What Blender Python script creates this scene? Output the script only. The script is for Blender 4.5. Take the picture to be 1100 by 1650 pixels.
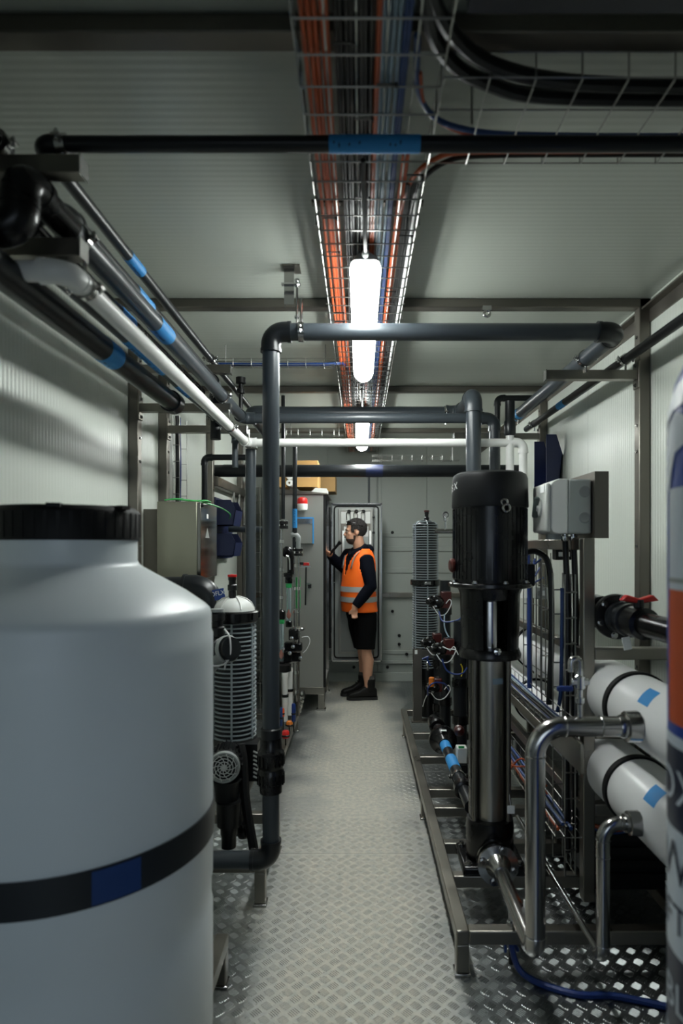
import bpy, math, random
from mathutils import Vector, Matrix, noise as mnoise
V = Vector
R = math.radians
rnd = random.Random(7)
SC = bpy.context.scene
COL = SC.collection
for _o in list(bpy.data.objects):
    bpy.data.objects.remove(_o, do_unlink=True)

# ------------------------------------------------------------------ camera, world, exposure
cam_d = bpy.data.cameras.new('camera')
cam = bpy.data.objects.new('camera', cam_d)
COL.objects.link(cam)
cam.location = (0, 0, 1.5)
cam.rotation_euler = (R(90), 0, 0)
cam_d.sensor_fit = 'HORIZONTAL'
cam_d.sensor_width = 24.0
cam_d.lens = 24.0 * 1000 / 1100
cam_d.shift_x = -30 / 1100
cam_d.shift_y = 55 / 1100
cam_d.clip_start = 0.05
cam_d.dof.use_dof = True
cam_d.dof.focus_distance = 3.9
cam_d.dof.aperture_fstop = 2.2
SC.camera = cam
world = bpy.data.worlds.new('world')
SC.world = world
world.use_nodes = True
world.node_tree.nodes['Background'].inputs[0].default_value = (0.72, 0.86, 1.0, 1)   # overcast daylight, enters by an assumed opening behind the viewer
world.node_tree.nodes['Background'].inputs[1].default_value = 1.9
DOOR = (-.85, .45, .70, 2.05)  # daylight opening behind the viewer; sill raised to darken lower tank and floor
pl = bpy.data.lights.new('hatch_portal', 'AREA')
pl.shape = 'RECTANGLE'
pl.size = DOOR[1] - DOOR[0]
pl.size_y = DOOR[3] - DOOR[2]
pl.cycles.is_portal = True
po = bpy.data.objects.new('hatch_portal', pl)
COL.objects.link(po)
po.location = ((DOOR[0] + DOOR[1]) / 2, -1.03, (DOOR[2] + DOOR[3]) / 2)
po.rotation_euler = (R(90), 0, 0)
vs = SC.view_settings
vs.view_transform = 'Standard'
vs.look = 'None'
vs.gamma = 1
vs.use_curve_mapping = False
vs.exposure = 0.0
LAMP_STRENGTH = 75.0        # the two ceiling battens

def P(px, py, d):
    """point at depth d seen at pixel px, py of the 1100 x 1650 frame"""
    return V(((px - 580) * d / 1000, d, 1.5 + (880 - py) * d / 1000))

# ------------------------------------------------------------------ materials
def lin(h):
    h = h.lstrip('#')
    o = []
    for i in (0, 2, 4):
        c = int(h[i:i + 2], 16) / 255
        o.append(c / 12.92 if c <= .04045 else ((c + .055) / 1.055) ** 2.4)
    return (o[0], o[1], o[2], 1)
MATS = {}
def mat(name, col, rough=.5, metal=0., var=.12, vs_=6., bump=0., bs=80., rvar=.0, wave=None, spec=.5, trans=0., emit=0., aniso=None, coat=0.):
    if name in MATS:
        return MATS[name]
    m = bpy.data.materials.new(name)
    m.use_nodes = True
    nt = m.node_tree
    N = nt.nodes
    L = nt.links
    b = N['Principled BSDF']
    c = lin(col) if isinstance(col, str) else col
    tc = N.new('ShaderNodeTexCoord')
    src = tc.outputs['Object']
    if aniso:
        mp = N.new('ShaderNodeMapping')
        mp.inputs['Scale'].default_value = aniso
        L.new(src, mp.inputs[0])
        src = mp.outputs[0]
    nz = N.new('ShaderNodeTexNoise')
    nz.inputs['Scale'].default_value = vs_
    nz.inputs['Detail'].default_value = 4
    L.new(src, nz.inputs['Vector'])
    mx = N.new('ShaderNodeMix')
    mx.data_type = 'RGBA'
    mx.inputs[6].default_value = tuple(x * (1 - var) for x in c[:3]) + (1,)
    mx.inputs[7].default_value = tuple(min(1, x * (1 + var)) for x in c[:3]) + (1,)
    L.new(nz.outputs[0], mx.inputs[0])
    L.new(mx.outputs[2], b.inputs['Base Color'])
    b.inputs['Roughness'].default_value = rough
    if rvar:
        mr = N.new('ShaderNodeMapRange')
        mr.inputs[1].default_value = .3
        mr.inputs[2].default_value = .7
        mr.inputs[3].default_value = max(.03, rough - rvar)
        mr.inputs[4].default_value = min(1, rough + rvar)
        L.new(nz.outputs[0], mr.inputs[0])
        L.new(mr.outputs[0], b.inputs['Roughness'])
    b.inputs['Metallic'].default_value = metal
    b.inputs['Specular IOR Level'].default_value = spec
    b.inputs['Transmission Weight'].default_value = trans
    b.inputs['Coat Weight'].default_value = coat
    h = None
    if bump:
        n2 = N.new('ShaderNodeTexNoise')
        n2.inputs['Scale'].default_value = bs
        n2.inputs['Detail'].default_value = 3
        L.new(tc.outputs['Object'], n2.inputs['Vector'])
        bp = N.new('ShaderNodeBump')
        bp.inputs['Strength'].default_value = bump
        bp.inputs['Distance'].default_value = .002
        L.new(n2.outputs[0], bp.inputs['Height'])
        h = bp
    if wave:
        w = N.new('ShaderNodeTexWave')
        w.wave_type = 'BANDS'
        w.bands_direction = wave[0]
        w.inputs['Scale'].default_value = .314 / wave[1]
        w.inputs['Distortion'].default_value = 0
        L.new(tc.outputs['Object'], w.inputs['Vector'])
        bp = N.new('ShaderNodeBump')
        bp.inputs['Strength'].default_value = wave[2]
        bp.inputs['Distance'].default_value = .0015
        L.new(w.outputs['Color'], bp.inputs['Height'])
        if h:
            L.new(h.outputs[0], bp.inputs['Normal'])
        h = bp
    if h:
        L.new(h.outputs[0], b.inputs['Normal'])
    if emit:
        b.inputs['Emission Color'].default_value = (1, 1, 1, 1) if emit is True else c
        b.inputs['Emission Strength'].default_value = emit
    MATS[name] = m
    return m

panel_w = mat('wall_panel_white', '#c3c8c0', .34, 0, .03, 1.5, .04, 25, .05, wave=('Y', .024, .6))
panel_plain = mat('wall_panel_back', '#8b908b', .5, 0, .07, 2, .06, 20, .05)
panel_c = mat('ceiling_panel', '#a8ada4', .36, 0, .03, 1.5, .04, 25, .05, wave=('Y', .026, .30))
steel = mat('stainless_satin', '#8c8880', .34, 1., .10, 5, .05, 120, .08)
steel_d = mat('stainless_dull', '#77736c', .42, 1., .16, 4, .06, 90, .08)
steel_b = mat('stainless_polished', '#a9a8a6', .2, 1., .08, 8, .03, 60, .06)
brushed = mat('stainless_brushed', '#a5a39b', .30, .95, .03, 30, aniso=(8, 8, .2))
cab_steel = mat('cabinet_steel', '#8f8f8a', .4, .55, .06, 2.2, .03, 40, .06)
chrome = mat('chrome', '#c9c9c9', .12, 1., .04)
wire_m = mat('zinc_wire', '#9b9b97', .3, 1., .1, 30)
pvc_g = mat('pvc_grey', '#353b40', .33, 0, .05, 7, spec=.42)
pvc_d = mat('pvc_dark', '#15181b', .33, 0, .06, 7, spec=.38)
pvc_w = mat('pvc_white', '#e3e3e0', .36, 0, .04, 7, .02, 60, .04)
blk = mat('black_plastic', '#0a0b0c', .36, 0, .15, 9, .03, 70, .06, spec=.4)
blk_g = mat('black_gloss', '#060607', .26, 0, .1, 9, 0, 70, .05, spec=.4)
blk_m = mat('black_paint_matt', '#0d0f11', .46, 0, .12, 9, .05, 90, .05, spec=.3)
rubber = mat('black_rubber', '#070708', .6, 0, .2, 9, .08, 90, spec=.3)
tape_b = mat('blue_tape', '#2a86c6', .55, 0, .1, 14, .08, 60)
ink = mat('ink', '#0d2340', .6, 0, .1)
tank_m = mat('tank_polyethylene', '#cfd6d9', .38, 0, .035, 3, .10, 9, .06)
band_m = mat('tank_strap', '#262a2e', .42, .3, .1, 5)
white_p = mat('white_plastic', '#d9d9d4', .4, 0, .04)
gry_p = mat('grey_plastic', '#8f9492', .45, 0, .06)
gry_l = mat('light_grey_plastic', '#c4c6c2', .42, 0, .04)
gry_rib = mat('rib_grey', '#8e979b', .42, 0, .06, 20)
org_c = mat('orange_cable', '#b04c1e', .45, 0, .1, 20)
org_p = mat('orange_plastic', '#e8551c', .4, 0, .08)
blu_c = mat('blue_cable', '#1b3a70', .42, 0, .1, 20)
gry_c = mat('grey_cable', '#8296a4', .42, 0, .1, 20)
grn_c = mat('green_cable', '#2f9d4b', .42, 0, .1, 20)
grn_p = mat('green_plastic', '#2a9a55', .4, 0, .1)
red_p = mat('red_plastic', '#c4201c', .35, 0, .1)
dred = mat('dark_red_actuator', '#3c100b', .35, 0, .12)
amber = mat('amber_plastic', '#c46a18', .35, 0, .1)
wht_c = mat('white_cable', '#cfd0d0', .45, 0, .05)
navy = mat('navy_plastic', '#141f45', .42, 0, .08)
card = mat('cardboard', '#b58d55', .75, 0, .08, 10, .1, 60)
paper = mat('paper_white', '#e9ebea', .7, 0, .03)
glassm = mat('clear_tube', '#c8dbe0', .08, 0, .02, trans=.85)
blue_v = mat('vessel_blue', '#0e3f9a', .35, 0, .06, 5, .02, 40)
navy_v = mat('vessel_navy', '#0c1c38', .35, 0, .06)
org_v = mat('vessel_orange', '#c24d12', .45, 0, .06)
pale_v = mat('vessel_pale', '#c3ccd4', .4, 0, .04)
hose_b = mat('hose_blue', '#123070', .4, 0, .1, 20)
lampm = mat('lamp_diffuser', '#ffffff', .5, emit=LAMP_STRENGTH)
_b = lampm.node_tree.nodes['Principled BSDF']
_b.inputs['Emission Color'].default_value = (.95, 1.0, .97, 1)
# the LED strip inside points down: the underside of the tube is brighter than its flanks
_g = lampm.node_tree.nodes.new('ShaderNodeNewGeometry')
_s = lampm.node_tree.nodes.new('ShaderNodeSeparateXYZ')
_r = lampm.node_tree.nodes.new('ShaderNodeMapRange')
lampm.node_tree.links.new(_g.outputs['True Normal'], _s.inputs[0])
lampm.node_tree.links.new(_s.outputs['Z'], _r.inputs[0])
_r.inputs[1].default_value = .1
_r.inputs[2].default_value = -1.
_r.inputs[3].default_value = LAMP_STRENGTH * .28
_r.inputs[4].default_value = LAMP_STRENGTH
lampm.node_tree.links.new(_r.outputs[0], _b.inputs['Emission Strength'])

# floor: aluminium tread plate with a dusty walked strip
def floor_mat():
    m = bpy.data.materials.new('tread_plate')
    m.use_nodes = True
    N = m.node_tree.nodes
    L = m.node_tree.links
    b = N['Principled BSDF']
    g = N.new('ShaderNodeNewGeometry')
    sp = N.new('ShaderNodeSeparateXYZ')
    L.new(g.outputs['Position'], sp.inputs[0])
    nz = N.new('ShaderNodeTexNoise')
    nz.inputs['Scale'].default_value = 3.2
    nz.inputs['Detail'].default_value = 7
    L.new(g.outputs['Position'], nz.inputs['Vector'])
    n2 = N.new('ShaderNodeTexNoise')
    n2.inputs['Scale'].default_value = 38
    n2.inputs['Detail'].default_value = 5
    L.new(g.outputs['Position'], n2.inputs['Vector'])
    ab = N.new('ShaderNodeMath')
    ab.operation = 'SUBTRACT'
    ab.inputs[1].default_value = -.02
    L.new(sp.outputs['X'], ab.inputs[0])
    a2 = N.new('ShaderNodeMath')
    a2.operation = 'ABSOLUTE'
    L.new(ab.outputs[0], a2.inputs[0])
    a3 = N.new('ShaderNodeMath')
    a3.operation = 'MULTIPLY_ADD'
    L.new(nz.outputs[0], a3.inputs[0])
    a3.inputs[1].default_value = -.55
    L.new(a2.outputs[0], a3.inputs[2])
    mr = N.new('ShaderNodeMapRange')
    mr.inputs[1].default_value = .22
    mr.inputs[2].default_value = -.12
    L.new(a3.outputs[0], mr.inputs[0])
    m2 = N.new('ShaderNodeMath')
    m2.operation = 'MULTIPLY'
    m2.use_clamp = True
    L.new(mr.outputs[0], m2.inputs[0])
    r2 = N.new('ShaderNodeMapRange')
    r2.inputs[1].default_value = .3
    r2.inputs[2].default_value = .62
    r2.inputs[3].default_value = .45
    r2.inputs[4].default_value = 1
    L.new(n2.outputs[0], r2.inputs[0])
    L.new(r2.outputs[0], m2.inputs[1])
    cr = N.new('ShaderNodeMix')
    cr.data_type = 'RGBA'
    cr.inputs[6].default_value = lin('#8d9191')
    cr.inputs[7].default_value = lin('#bcb8ab')
    L.new(m2.outputs[0], cr.inputs[0])
    sp2 = N.new('ShaderNodeTexNoise')
    sp2.inputs['Scale'].default_value = 90
    sp2.inputs['Detail'].default_value = 2
    L.new(g.outputs['Position'], sp2.inputs['Vector'])
    r3 = N.new('ShaderNodeMapRange')
    r3.inputs[1].default_value = .70
    r3.inputs[2].default_value = .76
    L.new(sp2.outputs[0], r3.inputs[0])
    dk = N.new('ShaderNodeMix')
    dk.data_type = 'RGBA'
    dk.inputs[7].default_value = lin('#3a3733')
    L.new(r3.outputs[0], dk.inputs[0])
    L.new(cr.outputs[2], dk.inputs[6])
    L.new(dk.outputs[2], b.inputs['Base Color'])
    me = N.new('ShaderNodeMapRange')
    me.inputs[3].default_value = .92
    me.inputs[4].default_value = .15
    L.new(m2.outputs[0], me.inputs[0])
    L.new(me.outputs[0], b.inputs['Metallic'])
    ro = N.new('ShaderNodeMapRange')
    ro.inputs[3].default_value = .33
    ro.inputs[4].default_value = .66
    L.new(m2.outputs[0], ro.inputs[0])
    L.new(ro.outputs[0], b.inputs['Roughness'])
    return m
floor_m = floor_mat()

# ------------------------------------------------------------------ geometry helpers
ORG = {}
SMALL = set('grip_ribs post_bolts sheet_studs wall_bolts plate_bolts lock_nuts lid_grips band_lugs dome_ribs cooling_fins motor_fins flange_bolts base_bolts knockouts cable_glands tube_fittings body_bolts plug_caps vent_fins ink_marks laces rib_cage clamp_bolts socket_rim fan_grille'.split())
class MB:
    def __init__(s):
        s.v = []
        s.f = []
    def add(s, vs, fs):
        n = len(s.v)
        s.v += [V(x) for x in vs]
        s.f += [tuple(i + n for i in q) for q in fs]
        return s
    def box(s, x0, x1, y0, y1, z0, z1):
        return s.add([(x0, y0, z0), (x1, y0, z0), (x1, y1, z0), (x0, y1, z0), (x0, y0, z1), (x1, y0, z1), (x1, y1, z1), (x0, y1, z1)],
                     [(0, 3, 2, 1), (4, 5, 6, 7), (0, 1, 5, 4), (1, 2, 6, 5), (2, 3, 7, 6), (3, 0, 4, 7)])
    def cbox(s, c, sx, sy, sz, M=None):
        n = len(s.v)
        s.box(-sx / 2, sx / 2, -sy / 2, sy / 2, -sz / 2, sz / 2)
        for i in range(n, len(s.v)):
            s.v[i] = (M @ s.v[i] if M else s.v[i]) + V(c)
        return s
    def tube(s, pts, r, seg=12, caps=True, closed=False):
        pts = [V(p) for p in pts]
        n = len(pts)
        rs = r if isinstance(r, (list, tuple)) else [r] * n
        t0 = (pts[1] - pts[0]).normalized()
        up = V((0, 0, 1)) if abs(t0.z) < .9 else V((0, 1, 0))
        nrm = (up - t0 * up.dot(t0)).normalized()
        base = len(s.v)
        prev = t0
        for i in range(n):
            if closed:
                t = (pts[(i + 1) % n] - pts[i - 1]).normalized()
            elif i == 0:
                t = t0
            elif i == n - 1:
                t = (pts[-1] - pts[-2]).normalized()
            else:
                t = ((pts[i + 1] - pts[i]).normalized() + (pts[i] - pts[i - 1]).normalized())
                t = t.normalized() if t.length > 1e-6 else prev
            nrm = (nrm - t * nrm.dot(t))
            nrm = nrm.normalized() if nrm.length > 1e-6 else t.orthogonal().normalized()
            bi = t.cross(nrm)
            for k in range(seg):
                a = 2 * math.pi * k / seg
                s.v.append(pts[i] + (nrm * math.cos(a) + bi * math.sin(a)) * rs[i])
            prev = t
        for i in range(n if closed else n - 1):
            j = (i + 1) % n
            for k in range(seg):
                k2 = (k + 1) % seg
                s.f.append((base + i * seg + k, base + i * seg + k2, base + j * seg + k2, base + j * seg + k))
        if caps and not closed:
            s.f.append(tuple(base + k for k in reversed(range(seg))))
            s.f.append(tuple(base + (n - 1) * seg + k for k in range(seg)))
        return s
    def cyl(s, a, b, r, r2=None, seg=16):
        return s.tube([a, b], [r, r if r2 is None else r2], seg)
    def lathe(s, prof, o=(0, 0, 0), axis=(0, 0, 1), seg=32, caps=True, a0=0., a1=2 * math.pi):
        ax = V(axis).normalized()
        u = ax.orthogonal().normalized() if abs(ax.z) < .99 else V((1, 0, 0))
        w = ax.cross(u)
        o = V(o)
        base = len(s.v)
        full = abs(a1 - a0 - 2 * math.pi) < 1e-6
        m = seg if full else seg + 1
        for r, h in prof:
            for k in range(m):
                a = a0 + (a1 - a0) * k / seg
                s.v.append(o + ax * h + (u * math.cos(a) + w * math.sin(a)) * r)
        for i in range(len(prof) - 1):
            for k in range(seg):
                k2 = (k + 1) % m
                s.f.append((base + i * m + k, base + i * m + k2, base + (i + 1) * m + k2, base + (i + 1) * m + k))
        if caps and full:
            if prof[0][0] > 1e-5:
                s.f.append(tuple(base + k for k in reversed(range(m))))
            if prof[-1][0] > 1e-5:
                s.f.append(tuple(base + (len(prof) - 1) * m + k for k in range(m)))
        return s
    def ball(s, c, r, seg=16, rings=10, M=None):
        rx, ry, rz = r if isinstance(r, (tuple, list)) else (r, r, r)
        base = len(s.v)
        c = V(c)
        def tr(p):
            return (M @ p if M else p) + c
        s.v.append(tr(V((0, 0, -rz))))
        for i in range(1, rings):
            t = math.pi * i / rings - math.pi / 2
            for k in range(seg):
                a = 2 * math.pi * k / seg
                s.v.append(tr(V((rx * math.cos(t) * math.cos(a), ry * math.cos(t) * math.sin(a), rz * math.sin(t)))))
        s.v.append(tr(V((0, 0, rz))))
        for k in range(seg):
            s.f.append((base, base + 1 + (k + 1) % seg, base + 1 + k))
            for i in range(rings - 2):
                p = base + 1 + i * seg
                s.f.append((p + k, p + (k + 1) % seg, p + seg + (k + 1) % seg, p + seg + k))
            p = base + 1 + (rings - 2) * seg
            s.f.append((p + k, p + (k + 1) % seg, base + 1 + (rings - 1) * seg))
        return s
    def ring(s, c, Rr, r, axis=(0, 0, 1), seg=28, sub=8, flat=1.):
        ax = V(axis).normalized()
        u = ax.orthogonal().normalized()
        w = ax.cross(u)
        base = len(s.v)
        for k in range(seg):
            a = 2 * math.pi * k / seg
            d = u * math.cos(a) + w * math.sin(a)
            for j in range(sub):
                b = 2 * math.pi * j / sub
                s.v.append(V(c) + d * (Rr + r * math.cos(b)) + ax * (r * flat * math.sin(b)))
        for k in range(seg):
            k2 = (k + 1) % seg
            for j in range(sub):
                j2 = (j + 1) % sub
                s.f.append((base + k * sub + j, base + k2 * sub + j, base + k2 * sub + j2, base + k * sub + j2))
        return s
    def loft(s, rings, seg=24, caps=True):
        """rings: (centre, radius x, radius y[, matrix])"""
        base = len(s.v)
        for rg in rings:
            c = V(rg[0])
            M = rg[3] if len(rg) > 3 else None
            for k in range(seg):
                a = 2 * math.pi * k / seg
                p = V((rg[1] * math.cos(a), rg[2] * math.sin(a), 0))
                s.v.append((M @ p if M else p) + c)
        for i in range(len(rings) - 1):
            for k in range(seg):
                k2 = (k + 1) % seg
                s.f.append((base + i * seg + k, base + i * seg + k2, base + (i + 1) * seg + k2, base + (i + 1) * seg + k))
        if caps:
            s.f.append(tuple(base + k for k in reversed(range(seg))))
            s.f.append(tuple(base + (len(rings) - 1) * seg + k for k in range(seg)))
        return s
    def prism(s, poly, a, b):
        """extrude polygon (list of 3-d points) from offset a to offset b"""
        n = len(poly)
        base = len(s.v)
        s.v += [V(p) + V(a) for p in poly] + [V(p) + V(b) for p in poly]
        s.f.append(tuple(base + i for i in reversed(range(n))))
        s.f.append(tuple(base + n + i for i in range(n)))
        for i in range(n):
            j = (i + 1) % n
            s.f.append((base + i, base + j, base + n + j, base + n + i))
        return s
    def build(s, name, m, parent=None, bevel=0., label=None, angle=38, bseg=2, kind=None, flat=False):
        if kind is None and parent is not None and name in SMALL:
            kind = 'stuff'
        if parent is None:
            xs = [p.x for p in s.v]
            ys = [p.y for p in s.v]
            zs = [p.z for p in s.v]
            org = V(((min(xs) + max(xs)) / 2, (min(ys) + max(ys)) / 2, min(zs)))
        else:
            org = ORG.get(parent, V((0, 0, 0)))
        me = bpy.data.meshes.new(name)
        me.from_pydata([p - org for p in s.v], [], s.f)
        me.update()
        me.materials.append(m)
        if not flat:
            me.shade_smooth()
            me.set_sharp_from_angle(angle=R(angle))
        o = bpy.data.objects.new(name, me)
        COL.objects.link(o)
        if parent is None:
            o.location = org
        else:
            o.parent = parent
        ORG[o] = org
        if bevel:
            bm = o.modifiers.new('bevel', 'BEVEL')
            bm.width = bevel
            bm.segments = bseg
            bm.limit_method = 'ANGLE'
            bm.angle_limit = R(40)
        if label:
            o['label'] = label
        if kind:
            o['kind'] = kind
        return o
def tag(o, label, cat, group=None, kind=None):
    o['label'] = label
    o['category'] = cat
    if group:
        o['group'] = group
    if kind:
        o['kind'] = kind
    return o
def thing(name, label, cat, loc=(0, 0, 0), group=None, kind=None):
    o = bpy.data.objects.new(name, None)
    o.empty_display_size = .05
    COL.objects.link(o)
    o.location = loc
    ORG[o] = V(loc)
    return tag(o, label, cat, group, kind)
def struct(name, label):
    o = bpy.data.objects.new(name, None)
    COL.objects.link(o)
    ORG[o] = V((0, 0, 0))
    o['kind'] = 'structure'
    o['label'] = label
    o['category'] = name.split('_')[0]
    return o
def copy_tree(o, off, label=None, parent=None):
    c = o.copy()
    COL.objects.link(c)
    if parent is None:
        c.location = o.location + V(off)
        ORG[c] = ORG[o] + V(off)
        if label:
            c['label'] = label
    else:
        c.parent = parent
    for ch in list(o.children):
        copy_tree(ch, (0, 0, 0), None, c)
    return c
def clone(o, off):
    """a copy of a part under the same parent, shifted"""
    c = o.copy()
    COL.objects.link(c)
    c.parent = o.parent
    c.location = o.location + V(off)
    return c
def fillet(pts, br, n=6):
    pts = [V(p) for p in pts]
    out = [pts[0]]
    for i in range(1, len(pts) - 1):
        a, b, c = pts[i - 1], pts[i], pts[i + 1]
        u, w = (a - b), (c - b)
        lu, lw = u.length, w.length
        u.normalize()
        w.normalize()
        ang = u.angle(w)
        if ang > 3.1:
            out.append(b)
            continue
        t = min(br / math.tan(ang / 2), lu * .49, lw * .49)
        p0, p1 = b + u * t, b + w * t
        for k in range(n + 1):
            q = k / n
            out.append(p0 * (1 - q) ** 2 + b * 2 * q * (1 - q) + p1 * q * q)
    out.append(pts[-1])
    return out
def arc_fillet(a, b, c, t, n=8):
    """circular bend at b between directions to a and c, tangent length t"""
    u = (V(a) - V(b)).normalized()
    w = (V(c) - V(b)).normalized()
    p0, p1 = V(b) + u * t, V(b) + w * t
    ang = u.angle(w)
    rad = t * math.tan(ang / 2)
    ctr = V(b) + (u + w).normalized() * (rad / math.sin(ang / 2))
    q0, q1 = p0 - ctr, p1 - ctr
    tot = q0.angle(q1)
    out = []
    for k in range(n + 1):
        f = k / n
        out.append(ctr + (q0 * math.sin((1 - f) * tot) + q1 * math.sin(f * tot)) / math.sin(tot))
    return out
def spline(pts, n=6):
    pts = [V(p) for p in pts]
    out = []
    for i in range(len(pts) - 1):
        p0 = pts[max(0, i - 1)]
        p1, p2 = pts[i], pts[i + 1]
        p3 = pts[min(len(pts) - 1, i + 2)]
        for k in range(n):
            t = k / n
            out.append(.5 * ((2 * p1) + (p2 - p0) * t + (2 * p0 - 5 * p1 + 4 * p2 - p3) * t * t + (3 * p1 - p0 - 3 * p2 + p3) * t ** 3))
    out.append(pts[-1])
    return out
def rough_wave(i, j=0):
    return mnoise.noise(V((i * .37, j * .73, 1.7)))
def text_verts(body, size):
    cu = bpy.data.curves.new('txt', 'FONT')
    cu.body = body
    cu.size = size
    cu.align_x = 'CENTER'
    cu.align_y = 'CENTER'
    cu.resolution_u = 3
    ob = bpy.data.objects.new('txt', cu)
    COL.objects.link(ob)
    dg = bpy.context.evaluated_depsgraph_get()
    me = bpy.data.meshes.new_from_object(ob.evaluated_get(dg))
    vs = [v.co.copy() for v in me.vertices]
    fs = [tuple(p.vertices) for p in me.polygons]
    bpy.data.objects.remove(ob, do_unlink=True)
    bpy.data.curves.remove(cu)
    bpy.data.meshes.remove(me)
    return vs, fs
def text_flat(body, size, o, u, w, m, parent, name='lettering'):
    vs, fs = text_verts(body, size)
    b = MB()
    b.add([V(o) + V(u) * p.x + V(w) * p.y for p in vs], fs)
    return b.build(name, m, parent, flat=True)

# ---- pipe systems
def pipe_clamp(t, c, ax, r, up=(0, 0, 1), m=None, drop=.03):
    """split steel clamp ring with two ears and bolts, base stem along -up"""
    ax = V(ax).normalized()
    up = V(up)
    b = MB()
    w = .011
    b.lathe([(r + .0005, -w), (r + .005, -w), (r + .005, w), (r + .0005, w), (r + .0005, -w)], c, ax, 24, caps=False)
    sd = ax.cross(up).normalized()
    M = Matrix((sd, ax, up)).transposed()
    for s in (-1, 1):
        b.cbox(V(c) + sd * s * (r + .012), .018, .02, .007, M)
    o = b.build('pipe_clamp', m or steel_b, t)
    bb = MB()
    for s in (-1, 1):
        q = V(c) + sd * s * (r + .013)
        bb.cyl(q - up * .012, q + up * .016, .0035, seg=8)
        bb.cyl(q + up * .005, q + up * .011, .0065, seg=6)
    if drop:
        bb.cyl(V(c) - up * (r + .004), V(c) - up * (r + drop), .005, seg=8)
    bb.build('clamp_bolts', chrome, o)
    return o
def pvc(name, label, pts, r, m, cat='pipe', tapes=(), clamps=(), ends=(False, False), group=None, em=None, ek=1.75, plain=()):
    pts = [V(p) for p in pts]
    t = thing(name, label, cat, min(pts, key=lambda p: p.z), group)
    n = len(pts)
    e = r * ek
    em = em or m
    for i in range(n - 1):
        a, b = pts[i], pts[i + 1]
        d = (b - a).normalized()
        a2 = a + d * e * .9 if i > 0 else a
        b2 = b - d * e * .9 if i < n - 2 else b
        MB().cyl(a2, b2, r, seg=24).build('pipe_section', m, t)
    for i in range(1, n - 1):
        a, b, c = pts[i - 1], pts[i], pts[i + 1]
        u = (a - b).normalized()
        w = (c - b).normalized()
        arc = arc_fillet(a, b, c, e * .95, 10)
        path = [b + u * (e * 1.0 + r * .75)] + arc + [b + w * (e * 1.0 + r * .75)]
        bb = MB().tube(path, r * 1.17, 24)
        el = bb.build('elbow', em, t)
        rr = MB()
        for dd in (u, w):
            q = b + dd * (e * 1.0 + r * .62)
            rr.lathe([(r * 1.17, -.008), (r * 1.24, -.008), (r * 1.24, .006), (r * 1.17, .006)], q, dd, 24, caps=False)
        rr.build('socket_rim', em, el)
    for (i, t0, t1) in tapes:
        a, b = pts[i], pts[i + 1]
        q0, q1 = a.lerp(b, t0), a.lerp(b, t1)
        tp = MB().tube([q0, q1], r + .0014, 24, caps=False).build('tape_wrap', tape_b, t, label='blue masking tape wrap with handwritten ink')
        d = (q1 - q0)
        L = d.length
        d.normalize()
        side = V((0, -1, -.55))
        side = (side - d * side.dot(d)).normalized()
        up = side.cross(d)
        ib = MB()
        k = int(L / .012)
        for j in range(1, max(2, k - 1)):
            if rnd.random() < .75:
                q = q0 + d * (j * .012) + side * (r + .0019) + up * rnd.uniform(-.003, .003)
                M = Matrix((d, up, side)).transposed() @ Matrix.Rotation(rnd.uniform(-.7, .7), 3, 'Z')
                ib.cbox(q, .0022, rnd.uniform(.006, .011), .0006, M)
                ib.cbox(q, .006, .0018, .0006, M)
        if ib.v:
            ib.build('ink_marks', ink, tp)
    for cl in clamps:
        i, q = cl[0], cl[1]
        a, b = pts[i], pts[i + 1]
        pipe_clamp(t, a.lerp(b, q), b - a, r, cl[2] if len(cl) > 2 else (0, 0, 1), drop=cl[3] if len(cl) > 3 else .03)
    for i, on in enumerate(ends):
        if on:
            a = pts[0] if i == 0 else pts[-1]
            b = pts[1] if i == 0 else pts[-2]
            d = (a - b).normalized()
            MB().lathe([(r * 1.0, -r * 1.1), (r * 1.2, -r * 1.1), (r * 1.2, r * .5), (r * .9, r * .9), (0, r)], a, d, 24).build('end_cap', em, t)
    return t
def steel_pipe(name, label, pts, r, m, bend, cat='pipe', welds=True, group=None):
    pts = [V(p) for p in pts]
    t = thing(name, label, cat, min(pts, key=lambda p: p.z), group)
    path = [pts[0]]
    wl = []
    for i in range(1, len(pts) - 1):
        arc = arc_fillet(pts[i - 1], pts[i], pts[i + 1], bend, 12)
        path += arc
        wl.append((arc[0], (pts[i - 1] - pts[i]).normalized()))
        wl.append((arc[-1], (pts[i + 1] - pts[i]).normalized()))
    path.append(pts[-1])
    MB().tube(path, r, 24).build('tube', m, t)
    if welds:
        for q, d in wl:
            MB().ring(q, r, .0022, d, 24, 6).build('weld_seam', steel_d, t)
    return t
def cable(name, label, pts, r, m, cat='cable', group=None, n=6, seg=8, smooth=True):
    b = MB().tube(spline(pts, n) if smooth else pts, r, seg)
    o = b.build(name, m)
    return tag(o, label, cat, group)
def bolt(b, c, ax, r=.007, h=.006):
    ax = V(ax).normalized()
    b.cyl(V(c), V(c) + ax * h * .35, r * 1.5, seg=10)
    b.cyl(V(c), V(c) + ax * h, r, seg=6)
def remesh(o, vox, it=4):
    md = o.modifiers.new('r', 'REMESH')
    md.mode = 'VOXEL'
    md.voxel_size = vox
    md.use_smooth_shade = True
    sm = o.modifiers.new('s', 'SMOOTH')
    sm.factor = .5
    sm.iterations = it
    dg = bpy.context.evaluated_depsgraph_get()
    me = bpy.data.meshes.new_from_object(o.evaluated_get(dg))
    o.modifiers.clear()
    old = o.data
    o.data = me
    bpy.data.meshes.remove(old)
    me.shade_smooth()
    return o
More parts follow.
